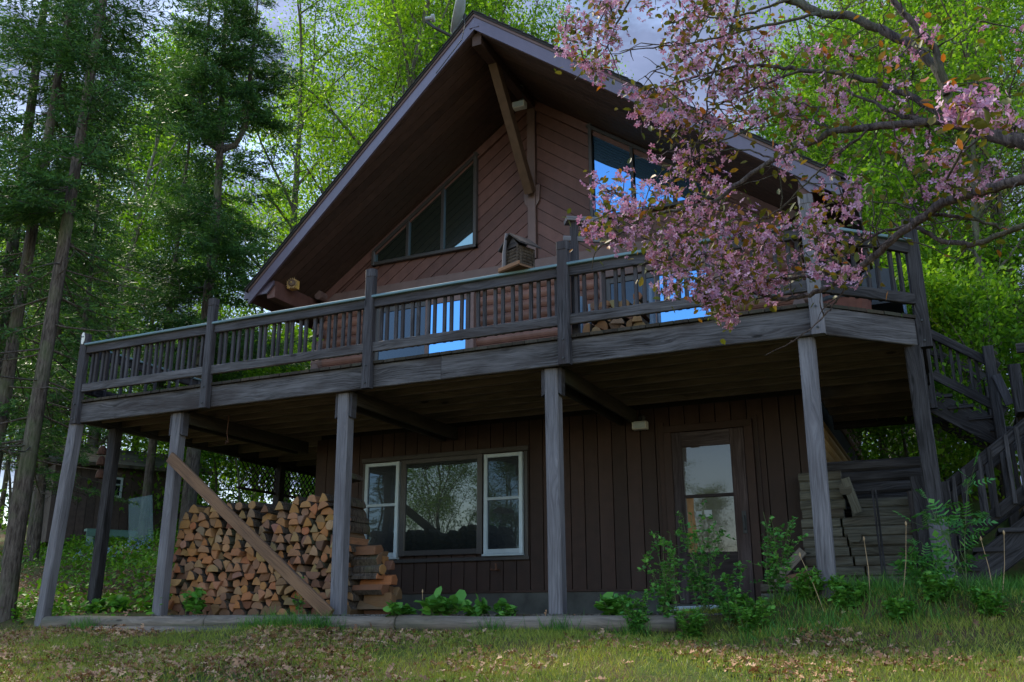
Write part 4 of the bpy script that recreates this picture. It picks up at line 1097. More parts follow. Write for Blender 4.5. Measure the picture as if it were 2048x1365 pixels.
place_log(PROT[0], (-2.62, -2.34, 1.52), .1, .1, '', GW, 1, 'big tan half round log crowning the right end of the stack')
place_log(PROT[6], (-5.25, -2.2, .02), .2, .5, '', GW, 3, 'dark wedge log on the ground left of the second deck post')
k = 0
for lay in range(7):                                # end of the stack, logs turned crosswise
    for row in range(2):
        p = PROT[rnd.randrange(len(PROT))]
        ext = -1.98-.36*(lay/8)+rnd.uniform(-.07, .07)
        if row: ext -= .02
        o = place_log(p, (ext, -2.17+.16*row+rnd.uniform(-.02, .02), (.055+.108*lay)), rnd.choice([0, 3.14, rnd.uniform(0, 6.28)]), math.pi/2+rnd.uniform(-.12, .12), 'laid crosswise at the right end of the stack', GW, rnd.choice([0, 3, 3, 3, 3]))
nl2 = stack(.17, xb, ZD+.115, lambda x: 3.46, -1.78, .04, 34, 'on the rack on the deck', 'firewood logs on the deck rack')

# ------------------------------------------------------------------ shed and garden things in the wood on the left
c = at_dist(228, 1060, 25.0); c[2] = gz(c[0], c[1])
sh = empty('garden_shed', tuple(c), 0, 'small dark brown shed with white window among the trees', 'shed')
mb = MB(); SX, SY = c[0], c[1]
dv = np.array((c[0]-CAM[0], c[1]-CAM[1])); ang = math.atan2(dv[1], dv[0])-math.pi/2+R(14)
def sl_(x, y, z): return (SX+x*math.cos(ang)-y*math.sin(ang), SY+x*math.sin(ang)+y*math.cos(ang), c[2]+z)
x = -1.5
while x < 1.9:
    mb.prism([sl_(x, 0, -.1), sl_(x+.19, 0, -.1), sl_(x+.19, 0, 1.75), sl_(x, 0, 1.75)], np.array(sl_(0, .03, 0))-np.array(sl_(0, 0, 0)), along=(0, 0, 1)); x += .2
mb.prism([sl_(-1.5, .03, -.1), sl_(1.9, .03, -.1), sl_(1.9, 2.4, -.1), sl_(-1.5, 2.4, -.1)], (0, 0, 1.84))
shw = mb.obj('wall', M['shed_wall'], sh)
mb = MB(); mb.prism([sl_(-1.8, -.35, 1.72), sl_(2.2, -.35, 1.72), sl_(2.2, 1.3, 2.35), sl_(-1.8, 1.3, 2.35)], (0, 0, .08)); mb.prism([sl_(-1.8, 1.3, 2.35), sl_(2.2, 1.3, 2.35), sl_(2.2, 2.8, 1.75), sl_(-1.8, 2.8, 1.75)], (0, 0, .08)); mb.obj('roof', M['timber'], sh)
mb = MB(); y_ = -.05
for lo, hi in (((-.35, 1.02), (-.30, 1.52)), ((.02, 1.02), (.07, 1.52)), ((-.30, 1.02), (.02, 1.07)), ((-.30, 1.47), (.02, 1.52)), ((-.30, 1.32), (.02, 1.36))):
    mb.prism([sl_(lo[0], y_, lo[1]), sl_(hi[0], y_, lo[1]), sl_(hi[0], y_, hi[1]), sl_(lo[0], y_, hi[1])], np.array(sl_(0, .05, 0))-np.array(sl_(0, 0, 0)))
fw_ = mb.obj('window', M['frame_white'], sh)
mb = MB(); mb.prism([sl_(-.3, -.02, 1.05), sl_(.03, -.02, 1.05), sl_(.03, -.02, 1.5), sl_(-.3, -.02, 1.5)], np.array(sl_(0, .01, 0))-np.array(sl_(0, 0, 0))); mb.obj('pane', M['glass_dim'], fw_)
c2 = at_dist(222, 1062, 23.5); zb = gz(c2[0], c2[1])
bn = empty('garden_bench', (c2[0], c2[1], zb), 0, 'low faded teal bench in front of the shed', 'bench')
BX = lambda x, y, z: (c2[0]+x*math.cos(ang)-y*math.sin(ang), c2[1]+x*math.sin(ang)+y*math.cos(ang), zb+z)
mb = MB(); mb.beam(BX(-.55, 0, .32), BX(.55, 0, .32), .26, .05); mb.beam(BX(-.55, -.13, .24), BX(.55, -.13, .24), .03, .13); mb.obj('seat', M['teal_paint'], bn)
for x in (-.42, .42):
    mb = MB(); mb.beam(BX(x, 0, -.05), BX(x, 0, .29), .06, .22, up=(1, 0, 0)); mb.obj('leg', M['teal_paint'], bn)
a0, a1, a2, a3 = (at_dist(u, v, 22.0) for u, v in ((257, 1082), (306, 1082), (302, 990), (255, 998)))
for p in (a2, a3): p[1] += .03
mb = MB(); mb.prism([a0, a1, a2, a3], (.0, .012, 0)); ps = mb.obj('plastic_sheet', M['clear_sheet']); tag(ps, 'clear corrugated plastic sheet propped upright near the shed', 'sheet')
# ------------------------------------------------------------------ trees
def tubes_mesh(name, lst, mat, sides=5):
    V, F = [], []; o = 0
    for pts, rad, n in lst:
        pts = np.asarray(pts, float); rad = np.asarray(rad, float); m = len(pts)
        t = np.gradient(pts, axis=0); t /= (np.linalg.norm(t, axis=1, keepdims=True)+1e-9)
        ref = np.array([0, 0, 1.0]) if abs(t[0, 2]) < .9 else np.array([1.0, 0, 0])
        a = np.cross(t, ref); a /= (np.linalg.norm(a, axis=1, keepdims=True)+1e-9); b = np.cross(t, a)
        th = 2*np.pi*np.arange(n)/n
        v = pts[:, None, :]+(a[:, None, :]*np.cos(th)[None, :, None]+b[:, None, :]*np.sin(th)[None, :, None])*rad[:, None, None]
        V.append(v.reshape(-1, 3))
        i, k = np.meshgrid(np.arange(m-1), np.arange(n), indexing='ij'); k2 = (k+1) % n
        F.append((np.stack([i*n+k, (i+1)*n+k, (i+1)*n+k2, i*n+k2], -1).reshape(-1, 4))+o); o += m*n
    return raw_mesh(name, np.concatenate(V), np.concatenate(F), [mat], smooth=True)
def path(p0, d, ln, n, wob, grav=0.0, up=0.0):
    p = np.array(p0, float); d = np.array(d, float); d /= np.linalg.norm(d); pts = [p.copy()]
    for i in range(n):
        d = d+rng.normal(size=3)*wob+np.array([0, 0, up-grav]); d /= np.linalg.norm(d); p = p+d*ln/n; pts.append(p.copy())
    return np.array(pts), d
def deciduous(H, base, rad, limbs, leaves, lsz, bark_, leaf_, trunk_r=.14, up=.12, seed=0, leaf_w=1.0, spread=.26, fork=False, open_=1.0):
    lst = []; tips = []
    tp, _ = path((0, 0, -.3), (rng.normal()*.06, rng.normal()*.06, 1), H*.93, 14, .035)
    lst.append((tp, trunk_r*np.linspace(1.15, .12, 15)**1.0, 8))
    for k in range(limbs):
        f = base+(1-base)*((k+.5)/limbs)**.9; f = min(.97, f)
        i = f*14; i0 = int(min(13, i)); p = tp[i0]+(tp[i0+1]-tp[i0])*(i-i0)
        az = k*2.4+rng.normal()*.4; el = .35+.75*f+rng.normal()*.12
        prof = math.sin(math.pi*min(1, (f-base)/(1-base)*.80+.22))**.7
        ln = rad*(.35+.75*prof)*rng.uniform(.8, 1.2)
        lp, d = path(p, (math.cos(az)*math.cos(el), math.sin(az)*math.cos(el), math.sin(el)), ln, 6, .10, 0, up*.25)
        r0 = trunk_r*.42*(1-.55*f); lst.append((lp, r0*np.linspace(1, .25, 7), 5))
        for j in range(6):
            s_ = rng.uniform(.3, 1.0); q = lp[min(6, int(s_*6))]
            d2 = d+rng.normal(size=3)*.75; bl = ln*rng.uniform(.25, .5)*(1.15-.45*s_)
            bp, d3 = path(q, d2, bl, 4, .16, .03); lst.append((bp, r0*.35*np.linspace(1, .3, 5), 4)); 
            for m in range(4):
                q2 = bp[rng.integers(1, 5)]; tw, d4 = path(q2, d3+rng.normal(size=3)*.8, bl*rng.uniform(.35, .7), 3, .2, .06)
                lst.append((tw, r0*.13*np.linspace(1, .4, 4), 3)); tips.append(tw)
            tips.append(bp[1:])
    T = np.concatenate([np.asarray(t)[rng.integers(0, len(t), max(2, int(leaves/len(tips)*rng.gamma(1.3, .77))))] for t in tips])
    # clumps: thin some twigs out, thicken others
    pos = T+rng.normal(size=T.shape)*spread*np.array([1, 1, .7])
    n = len(pos)
    dirs = rng.normal(size=(n, 3)); dirs[:, 2] -= .45
    rot = frames(dirs, rng.uniform(-1.0, 1.0, n)); sz = lsz*rng.uniform(.6, 1.35, n)
    v, f = scatter(LEAF_V, LEAF_F, pos, rot, np.stack([sz, sz*leaf_w, sz], 1))
    return tubes_mesh('trunk', lst, M[bark_]), raw_mesh('crown', v, f, [M[leaf_]])
def spruce(H, rad, base, dens, leaf_, bare=0.0, droop=.12, trunk_r=.15, fork=None, nsz=.075, twigs=1.0):
    lst = []; npos = []; ndir = []; tp, _ = path((0, 0, -.3), (0, 0, 1), H+.2, 16, .012)
    lst.append((tp, trunk_r*np.linspace(1.2, .06, 17), 8))
    axes = [(tp, 0, 1.0)]
    if fork:
        for az in (0.4, 3.3):
            k = int(fork*16); p = tp[k]
            pts = np.array([p, p+np.array([math.cos(az)*.35, math.sin(az)*.35, .22]), p+np.array([math.cos(az)*.55, math.sin(az)*.55, .8]), p+np.array([math.cos(az)*.6, math.sin(az)*.6, H*(1-fork)*.8])])
            lst.append((pts, trunk_r*np.array([.6, .55, .5, .08]), 6))
            axes.append((np.array([lerp_poly(pts[1:], t) for t in np.linspace(0, 1, 17)]), fork, .55))
    for ax, f0, rs in axes:
        z = f0+base if f0 == 0 else f0+.06
        while z < .995:
            fr = z if f0 == 0 else (z-f0)/(1-f0)
            L0 = rad*rs*((1-fr)**.8*1.0+.06)*(1.0 if fr > .25 else .75+fr)
            for b in range(rng.integers(4, 7)):
                i = fr*16; i0 = int(min(15, i)); p = ax[i0]+(ax[i0+1]-ax[i0])*(i-i0)+np.array([0, 0, rng.normal()*.06])
                az = rng.uniform(0, 2*np.pi); ln = L0*rng.uniform(.65, 1.2); el = .35*(fr-.45)-droop
                lp, d = path(p, (math.cos(az), math.sin(az), el), ln, 6, .05, .02 if fr < .7 else -.01, .03)
                lp[4:, 2] += np.array([.01, .03, .07])*ln*.6
                lst.append((lp, max(.006, .022*(1-fr))*np.linspace(1, .25, 7), 4 if fr < bare else 3))
                if fr < bare and rng.random() < .72:
                    for _ in range(7):
                        q = lp[rng.integers(1, 7)]; tw, _d = path(q, d+rng.normal(size=3)*.7-np.array([0, 0, .2]), rng.uniform(.15, .5)*min(1, ln), 3, .2); lst.append((tw, np.array([.005, .004, .003, .002]), 3))
                    continue
                nt_ = max(3, int(ln/.085*twigs)); 
                for k in range(nt_):
                    s_ = (k+.6)/nt_; s_ = .12+.88*s_
                    i = s_*6; i0 = int(min(5, i)); q = lp[i0]+(lp[i0+1]-lp[i0])*(i-i0)
                    tl_ = min(.55, ln*.42)*(1.12-s_)*rng.uniform(.6, 1.15)+.05
                    side = 1 if k % 2 else -1
                    hd = np.array([d[0]*.75-side*d[1]*.75, d[1]*.75+side*d[0]*.75, rng.normal()*.12-.16]); hd /= np.linalg.norm(hd)
                    m = max(2, int(tl_/.045*dens)); u = rng.random(m)
                    pp = q+hd*(u*tl_)[:, None]+np.array([0, 0, -.10])*((u*tl_)**2)[:, None]*2+rng.normal(size=(m, 3))*.018
                    npos.append(pp); dd = hd[None]*.9+rng.normal(size=(m, 3))*.45; ndir.append(dd)
            z += (.40/H)*rng.uniform(.75, 1.25)*(1.0 if f0 == 0 else 1.4)
    pos = np.concatenate(npos); dr = np.concatenate(ndir); n = len(pos)
    rot = frames(dr, rng.uniform(-np.pi, np.pi, n)); sz = nsz*rng.uniform(.7, 1.5, n)
    v, f = scatter(LEAF_V, LEAF_F, pos, rot, np.stack([sz*1.4, sz*.5, sz], 1))
    return tubes_mesh('trunk', lst, M['spruce_bark']), raw_mesh('crown', v, f, [M[leaf_]])
def lerp_poly(pts, t):
    pts = np.asarray(pts, float); seg = np.linalg.norm(np.diff(pts, axis=0), axis=1); c = np.concatenate([[0], np.cumsum(seg)]); s_ = t*c[-1]
    return np.array([np.interp(s_, c, pts[:, k]) for k in range(3)])
TP = {
    'SF': (17.5,)+spruce(17.5, 3.4, .22, 3.3, 'spruce', 0.0, .08, .15, fork=.60, nsz=.07, twigs=1.3),
    'S2': (16.0,)+spruce(16.0, 1.8, .22, 2.7, 'spruce', .18, .14, .11, nsz=.068, twigs=1.15),
    'S3': (19.0,)+spruce(19.0, 2.2, .15, 2.5, 'spruce', .33, .22, .11, nsz=.07, twigs=1.3),
    'HM': (15.0,)+spruce(15.0, 3.0, .10, .8, 'hemlock', .0, .16, .13, nsz=.065),
    'MA': (14.0,)+deciduous(14.0, .16, 3.6, 16, 20000, .105, 'pale_bark', 'maple', .13),
    'MB': (11.5,)+deciduous(11.5, .14, 3.2, 14, 17000, .10, 'ash_bark', 'maple', .10),
    'AA': (16.5,)+deciduous(16.5, .30, 3.8, 15, 21000, .095, 'ash_bark', 'ash', .15, leaf_w=.9),
    'AB': (14.5,)+deciduous(14.5, .26, 3.5, 14, 18000, .095, 'ash_bark', 'ash', .12, leaf_w=.75),
    'SA': (4.2,)+deciduous(4.2, .10, 1.5, 10, 7000, .095, 'ash_bark', 'maple', .035, spread=.2),
    'SB': (3.0,)+deciduous(3.0, .06, 1.3, 9, 6000, .085, 'ash_bark', 'ash', .028, spread=.2),
}
KIND = {'SF': ('spruce_tree', 'spruce'), 'S2': ('spruce_tree', 'spruce'), 'S3': ('spruce_tree', 'spruce'), 'HM': ('hemlock_tree', 'hemlock'), 'MA': ('maple_tree', 'tree'), 'MB': ('maple_tree', 'tree'), 'AA': ('ash_tree', 'tree'), 'AB': ('ash_tree', 'tree'), 'SA': ('sapling', 'sapling'), 'SB': ('sapling', 'sapling')}
def tree(p, x, y, H, label, group, rz=None, lean=None, wide=1.0):
    h0, tm, cm = TP[p]; s_ = H/h0
    e = empty(KIND[p][0], (x, y, gz(x, y)-.05), rnd.uniform(0, 6.28) if rz is None else rz, label, KIND[p][1], group)
    e.scale = (s_*wide, s_*wide, s_)
    if lean: e.rotation_euler = (lean[0], lean[1], e.rotation_euler[2])
    t = bpy.data.objects.new('trunk', tm); col.objects.link(t); t.parent = e
    c = bpy.data.objects.new('crown', cm); col.objects.link(c); c.parent = e
    return e
def tree_px(p, u, t, H, label, group, **k):
    q = at_dist(u, 1231, t)
    if H < 0: H = at_dist(u+60, -H-100, t)[2]-gz(q[0], q[1])       # negative: height reaching the picture row -H-100
    return tree(p, q[0], q[1], H, label, group, **k)
GL, GR, GH = 'trees on the left of the house', 'trees on the right of the house', 'trees behind the roof'
tree_px('SF', 356, 21.5, 17.4, 'big dark spruce with a forked trunk behind the left end of the deck', GL, rz=.5)
tree_px('S2', 268, 23.5, -108, 'narrow spruce close beside the big forked spruce, on its left', GL)
tree_px('S3', 12, 14.2, 17.5, 'spruce with dead twiggy branches at the left picture edge, nearest of its row', GL, rz=1.0)
tree_px('S3', -58, 15.5, 18, 'tall spruce leaning in from the left picture edge, its base out of view', GL, rz=2.2)
tree_px('S3', 96, 19.5, -106, 'slim spruce whose pointed tip stands alone against the sky', GL, rz=4.0)
tree_px('S3', 40, 25.5, -260, 'thin spruce standing behind the first row of bare trunks', GL, rz=5.1)
tree_px('S2', -70, 17.0, 18, 'dark spruce mostly beyond the left picture edge', GL)
tree_px('S3', 150, 29, -330, 'distant bare spruce trunk between the lone tip and the forked spruce', GL)
tree_px('S3', -5, 22, -60, 'shaggy spruce behind the nearest one at the left picture edge', GL)
tree_px('S2', 52, 22, -215, 'dark narrow spruce between the two nearest bare trunks', GL)
tree_px('MA', 128, 27.5, -190, 'bright green maple rounded against the sky between the spruces', GL)
tree_px('MA', 10, 29, -240, 'maple with lime leaves glowing behind the bare spruce trunks', GL)
tree_px('MB', 225, 31, -330, 'smaller light green maple low behind the forked spruce', GL)
tree_px('AA', 540, 29, 20, 'pale green ash just right of the forked spruce', GH)
tree_px('AA', 640, 24.5, 21.5, 'ash with a leaning dark trunk left of the roof slope', GH, lean=(0, -.14))
tree_px('AB', 740, 26.5, 22, 'ash with slim trunk over the middle of the left roof slope', GH, lean=(0, -.08))
tree_px('AA', 845, 28.5, 24.5, 'ash tree directly behind the satellite dish', GH)
tree_px('AB', 940, 26, 22.0, 'ash tree behind the roof peak', GH)
tree_px('AA', 985, 29, 22.0, 'lime green ash right of the roof peak', GH)
tree_px('AB', 1235, 30, -140, 'small tree top peeping over the right roof slope', GH)
tree_px('MA', 1735, 21, 13.0, 'light green maple behind the right roof corner', GR)
tree_px('MB', 1935, 16.0, 10.5, 'bright maple with a slim leaning trunk above the stairs', GR, rz=1.2, lean=(0, .08))
tree_px('MB', 2060, 14.5, 9.0, 'leafy maple at the right picture edge', GR)
tree_px('AA', 1840, 25, 19, 'tall ash behind the blossom at the upper right', GR)
tree_px('AB', 1990, 23, 18, 'tall ash in the upper right corner', GR)
tree_px('MA', 1660, 28, 16, 'maple low behind the right roof edge', GR)
tree_px('HM', 2010, 18.5, 17.0, 'drooping yellow green hemlock in the upper right corner', GR)
tree_px('HM', 2120, 16, 15.0, 'hemlock partly beyond the right picture edge', GR)
tree_px('MB', 1800, 19, 9.0, 'small maple filling the gap right of the deck', GR)
tree_px('AB', 1885, 31, 20, 'ash farther back above the stair landing', GR)
# the wood farther back
GF = 'trees in the wood farther back'
FL = {'MA': 'leafy green tree in the wood farther back', 'MB': 'leafy green tree in the wood farther back', 'AA': 'thin light ash in the wood farther back', 'AB': 'thin light ash in the wood farther back', 'S2': 'dark spruce in the wood farther back'}
FU = [(-90, 30), (-30, 36), (30, 42), (120, 47), (200, 44), (330, 47), (405, 38), (495, 37), (590, 36), (-230, 30), (-330, 26), (-420, 34), (-560, 30), (1660, 38), (1735, 42), (1830, 36), (1920, 42), (2000, 36), (2110, 38)]
for k, (u, t) in enumerate(FU):
    p = 'MB' if 400 < u < 640 else ('MA', 'S2', 'AA', 'MB', 'AB', 'S2', 'MA')[k % 7] if u < 700 else ('MA', 'AB', 'MB', 'AA')[k % 4]
    tree_px(p, u, t, (rnd.uniform(.28, .36) if u < 480 else rnd.uniform(.40, .52))*t if p in ('MB', 'MA') else (rnd.uniform(.30, .38) if u < 480 else rnd.uniform(.46, .60))*t, FL[p], GF+(' (spruce)' if p == 'S2' else ' (ash)' if p[0] == 'A' else ''))
# understorey
GU = 'saplings in the undergrowth'
for k, (p, u, t, h) in enumerate((('SB', 195, 27, 4.0), ('SA', 340, 27, 4.5), ('SA', 365, 26, 5.5), ('SA', 0, 27, 5.5), ('SA', 45, 30, 6.0), ('SA', 420, 25, 5.0), ('SA', 470, 23, 4.5), ('SA', 525, 24, 5.0), ('SB', 590, 23.5, 4.5), ('SB', 560, 25, 5.0), ('SA', 620, 27, 5.0), ('SA', 500, 31, 6.5))):
    tree_px(p, u, t, h, 'leafy sapling in the undergrowth on the left bank' if p == 'SA' else 'low pale sapling in the undergrowth on the left bank', GU+(' (leafy)' if p == 'SA' else ' (pale)'))
for k, (p, u, t, h) in enumerate((('SA', 1700, 22, 4.8), ('SB', 1760, 18, 3.6), ('SA', 1800, 20, 4.5), ('SA', 1860, 15.5, 3.6), ('SB', 1935, 14.5, 3.2), ('SA', 1985, 17.5, 4.6), ('SB', 2040, 15, 3.8), ('SA', 2090, 13.5, 3.4), ('SA', 1905, 21, 5.2))):
    tree_px(p, u, t, h, 'leafy sapling beyond the stairs' if p == 'SA' else 'low pale sapling beyond the stairs', 'saplings beyond the stairs'+(' (leafy)' if p == 'SA' else ' (pale)'))
# trees across the yard, seen as reflections in the glass
for k, (p, x, y, h) in enumerate((('MB', -15, -22, 9.5), ('AB', -21, -24, 13.5), ('MA', -26, -20, 12), ('S2', -10.5, -25, 9), ('MB', -31, -26, 12), ('AA', -17, -33, 14), ('S2', -24, -32, 14), ('MB', -5.5, -27, 7.0), ('MB', 1, -30, 6), ('SA', 8, -24, 4), ('MA', -13, -26, 10), ('AA', -16.5, -24.5, 12.5), ('MB', -18.5, -27, 11), ('MA', -8.5, -30, 9))):
    nm = KIND[p][0].replace('_', ' ')
    tree(p, x, y, h, f'{nm} across the yard mirrored in the house windows', f'{nm} group across the yard')

# ------------------------------------------------------------------ flowering crabapple
crab = empty('crabapple_tree', (5.75, -7.3, gz(5.75, -7.3)-.05), 0, 'pink flowering crabapple tree reaching in from the right', 'flowering tree')
BR = {   # (pixel path, depth at both ends, radius at both ends in metres)
    'a': ([(2230, 330), (2130, 300), (2048, 287), (1990, 272), (1930, 250), (1890, 243)], 4.15, 4.35, .046, .034),
    'a1': ([(1890, 243), (1820, 248), (1740, 256), (1665, 262), (1620, 286), (1548, 320), (1495, 352), (1440, 400), (1400, 413), (1345, 420), (1285, 440), (1235, 474), (1195, 500)], 4.35, 4.75, .026, .006),
    'a2': ([(1890, 243), (1840, 242), (1790, 226), (1735, 200), (1690, 180)], 4.35, 4.5, .018, .006),
    'b': ([(1900, 244), (1897, 215), (1888, 165), (1868, 130), (1845, 105), (1815, 85), (1760, 58), (1700, 34), (1650, 28), (1605, 14), (1560, -8), (1500, -40)], 4.32, 4.5, .030, .024),
    'c': ([(1893, 190), (1886, 145), (1866, 88), (1825, 48), (1785, 5), (1770, -40)], 4.32, 4.2, .024, .016),
    'd': ([(1895, 236), (1840, 203), (1790, 176), (1745, 162), (1690, 150), (1620, 142), (1548, 132), (1480, 130), (1420, 146), (1360, 165), (1300, 178)], 4.4, 4.85, .022, .005),
    'd1': ([(1600, 142), (1548, 160), (1490, 185), (1430, 215), (1380, 260), (1340, 300)], 4.6, 4.8, .009, .004),
    'b1': ([(1640, 28), (1548, 47), (1490, 60), (1420, 80), (1340, 92), (1260, 100)], 4.42, 4.7, .011, .004),
    'b2': ([(1510, -30), (1430, -70), (1330, -60), (1262, -5), (1228, 60), (1208, 108), (1180, 128), (1150, 160)], 4.5, 4.8, .014, .004),
    'b3': ([(1480, -50), (1475, 10), (1455, 80), (1420, 160), (1410, 240), (1390, 300), (1360, 350)], 4.5, 4.7, .010, .004),
    'b4': ([(1580, 0), (1520, 20), (1450, 40), (1390, 30), (1330, 50)], 4.45, 4.6, .009, .004),
    'e': ([(2230, 400), (2130, 360), (2048, 357), (1950, 385), (1900, 402), (1850, 430), (1815, 455), (1780, 482), (1740, 520), (1690, 556), (1640, 585), (1603, 596), (1560, 600), (1505, 586)], 4.1, 4.8, .036, .010),
    'e1': ([(1690, 550), (1603, 553), (1556, 560), (1510, 563), (1470, 576), (1430, 575), (1404, 568), (1375, 552), (1348, 540)], 4.7, 4.9, .012, .005),
    'e2': ([(1820, 452), (1760, 462), (1700, 500), (1655, 530), (1620, 560)], 4.55, 4.65, .010, .005),
    'e3': ([(1825, 452), (1865, 472), (1905, 488), (1955, 490), (1995, 472), (2048, 450), (2120, 440)], 4.5, 4.3, .014, .016),
    'e4': ([(1855, 428), (1890, 430), (1930, 436), (1975, 446), (2014, 458)], 4.4, 4.45, .011, .007),
    'e5': ([(1850, 430), (1810, 412), (1780, 405), (1752, 405)], 4.45, 4.6, .008, .003),
    't': ([(1693, 548), (1690, 575), (1668, 612), (1622, 658), (1575, 694), (1550, 700), (1530, 712)], 4.65, 4.75, .007, .0022),
    'u1': ([(1365, 95), (1335, 85), (1300, 92), (1250, 100)], 4.7, 4.75, .005, .002),
    'u2': ([(1345, 130), (1310, 140), (1285, 158), (1270, 166)], 4.75, 4.8, .0045, .002),
    'a3': ([(1440, 400), (1390, 450), (1340, 490), (1300, 522), (1275, 535)], 4.7, 4.85, .007, .003),
    'a4': ([(1548, 320), (1500, 300), (1450, 300), (1400, 310), (1340, 340)], 4.55, 4.8, .007, .003),
    'a5': ([(1665, 262), (1590, 225), (1540, 230), (1480, 270), (1420, 290)], 4.5, 4.7, .010, .004),
    'a6': ([(1740, 256), (1700, 290), (1650, 330), (1600, 380), (1560, 420), (1520, 440)], 4.4, 4.7, .008, .003),
}
blist = []; nodes = []; lnodes = []
for k, (pp, t0, t1, r0, r1) in BR.items():
    n = len(pp); pts = np.array([at_dist(u, v, t0+(t1-t0)*i/(n-1)) for i, (u, v) in enumerate(pp)])
    m = max(8, n*4); tt = np.linspace(0, 1, m)
    dns = np.array([lerp_poly(pts, t) for t in tt]); 
    for _ in range(2): dns[1:-1] = (dns[:-2]+2*dns[1:-1]+dns[2:])/4
    dns[1:-1] += rng.normal(size=(m-2, 3))*.004
    rr = (r0+(r1-r0)*tt)*(1+.10*rng.normal(size=m)*(.5 if r0 > .01 else .2))
    blist.append((dns, np.abs(rr)*.82, 9 if r0 > .015 else 6)); nodes.append(dns)
    if k[0] not in 'tu': lnodes.append(dns)
j0, j1 = at_dist(2230, 330, 4.15), at_dist(2230, 400, 4.1)
fk = np.array([5.72, -7.28, .95])
blist.append((np.array([j0, j0*.5+fk*.5+np.array([0, 0, .1]), fk]), np.array([.046, .052, .07]), 9))
blist.append((np.array([j1, j1*.5+fk*.5+np.array([0, 0, .05]), fk]), np.array([.036, .045, .06]), 9))
g0 = gz(5.75, -7.3)
blist.append((np.array([(5.75, -7.3, g0-.1), (5.77, -7.3, g0+.5), (5.73, -7.29, g0+1.2), tuple(fk), tuple(fk+np.array([.25, .1, .9])), tuple(fk+np.array([.3, .5, 1.8]))]), np.array([.12, .10, .09, .085, .05, .02]), 12))
NODES = np.concatenate(nodes); LNODES = np.concatenate(lnodes)
# blossom regions: (u0, v0, u1, v1, clusters, flowers per cluster)
REG = [(1125, 0, 1245, 110, 30, 7), (1128, 105, 1215, 190, 12, 8), (1190, -10, 1300, 40, 8, 6), (1310, 0, 1560, 120, 66, 6), (1320, 110, 1560, 250, 62, 6), (1245, 185, 1345, 250, 14, 7), (1265, 235, 1430, 340, 17, 7),
       (1172, 350, 1285, 400, 9, 8), (1195, 400, 1260, 480, 8, 7), (1170, 420, 1240, 500, 5, 7), (1290, 300, 1500, 420, 24, 7), (1235, 405, 1420, 520, 34, 8), (1300, 470, 1440, 590, 26, 8), (1420, 430, 1640, 560, 50, 8), (1400, 540, 1560, 610, 17, 8),
       (1410, 590, 1470, 665, 12, 8), (1560, 250, 1720, 330, 10, 5), (1620, 430, 1720, 560, 22, 7), (1650, 340, 1740, 440, 10, 6), (1560, 60, 1760, 240, 26, 5), (1760, 180, 1920, 330, 16, 5), (1895, 185, 1985, 245, 7, 8), (1830, 300, 1960, 400, 12, 6), (1960, 230, 2060, 400, 14, 6), (1980, 60, 2060, 200, 4, 5), (1760, 0, 1980, 160, 18, 5)]
cl = []; cn = []
for (u0, v0, u1, v1, n, k) in REG:
    for _ in range(n):
        near = (u0, v0) == (1895, 185)
        if rng.random() > .74 and not near: continue
        t = rng.uniform(4.35, 5.05) if u1 < 1700 else rng.uniform(3.9, 4.8)
        if near: t = rng.uniform(2.7, 3.0)
        cl.append(at_dist(rng.uniform(u0, u1), rng.uniform(v0, v1), t)); cn.append(k)
cl = np.array(cl); cn = np.array(cn)
order = np.argsort([np.min(np.linalg.norm(NODES-c, axis=1)) for c in cl]); tree_nodes = NODES
twig_pts = []
for i in order:
    d = np.linalg.norm(tree_nodes-cl[i], axis=1); a = tree_nodes[int(np.argmin(d))]; c = cl[i]; L_ = d.min()
    mid = (a+c)/2+rng.normal(size=3)*.06*L_+np.array([0, 0, .05*L_]); tt = np.linspace(0, 1, 6)[:, None]
    q = a*(1-tt)**2+2*mid*tt*(1-tt)+c*tt**2; q[1:-1] += rng.normal(size=(4, 3))*.006
    blist.append((q, np.linspace(.0045, .0018, 6)+.002*min(1, L_), 4)); tree_nodes = np.concatenate([tree_nodes, q[1:]]); twig_pts.append(q[2:])
for _ in range(170):      # bare side twigs
    a = NODES[rng.integers(0, len(NODES))]; q, _d = path(a, rng.normal(size=3)+np.array([0, 0, .25]), rng.uniform(.08, .34), 5, .22); blist.append((q, np.linspace(.004, .0015, 6), 4))
me = tubes_mesh('trunk', blist, M['apple_bark']); o = link('trunk', me); o.parent = crab; o.matrix_parent_inverse = Matrix.Translation(crab.location).inverted()
fl_p, fl_d = [], []
for c, k in zip(cl, cn):
    m = int(k*rng.uniform(1.3, 2.6)); d = rand_dirs(m, .15); fl_p.append(c+d*rng.uniform(.024, .068, (m, 1))); fl_d.append(d+rng.normal(size=(m, 3))*.35)
fl_p = np.concatenate(fl_p); fl_d = np.concatenate(fl_d); n = len(fl_p)
ptv, ptf = [], []
for k in range(5):
    a = 2*math.pi*k/5; ca, sa = math.cos(a), math.sin(a)
    for (l, w_, up_) in ((.08, 0, .0), (.45, -.27, .16), (.85, -.20, .26), (1.0, 0, .24), (.85, .20, .26), (.45, .27, .16)): ptv.append((up_, l*ca-w_*sa, l*sa+w_*ca))
    b = k*6; ptf += [(b, b+1, b+2, b+3), (b, b+3, b+4, b+5)]
v, f = scatter(ptv, ptf, fl_p, frames(fl_d, rng.uniform(0, 6.28, n)), .0182*np.where(rng.random(n) < .22, rng.uniform(.35, .6, n), rng.uniform(.75, 1.25, n)))
o = link('blossom', raw_mesh('blossom', v, f, [M['petal']])); o.parent = crab; o.matrix_parent_inverse = Matrix.Translation(crab.location).inverted()
tw = np.concatenate(twig_pts)
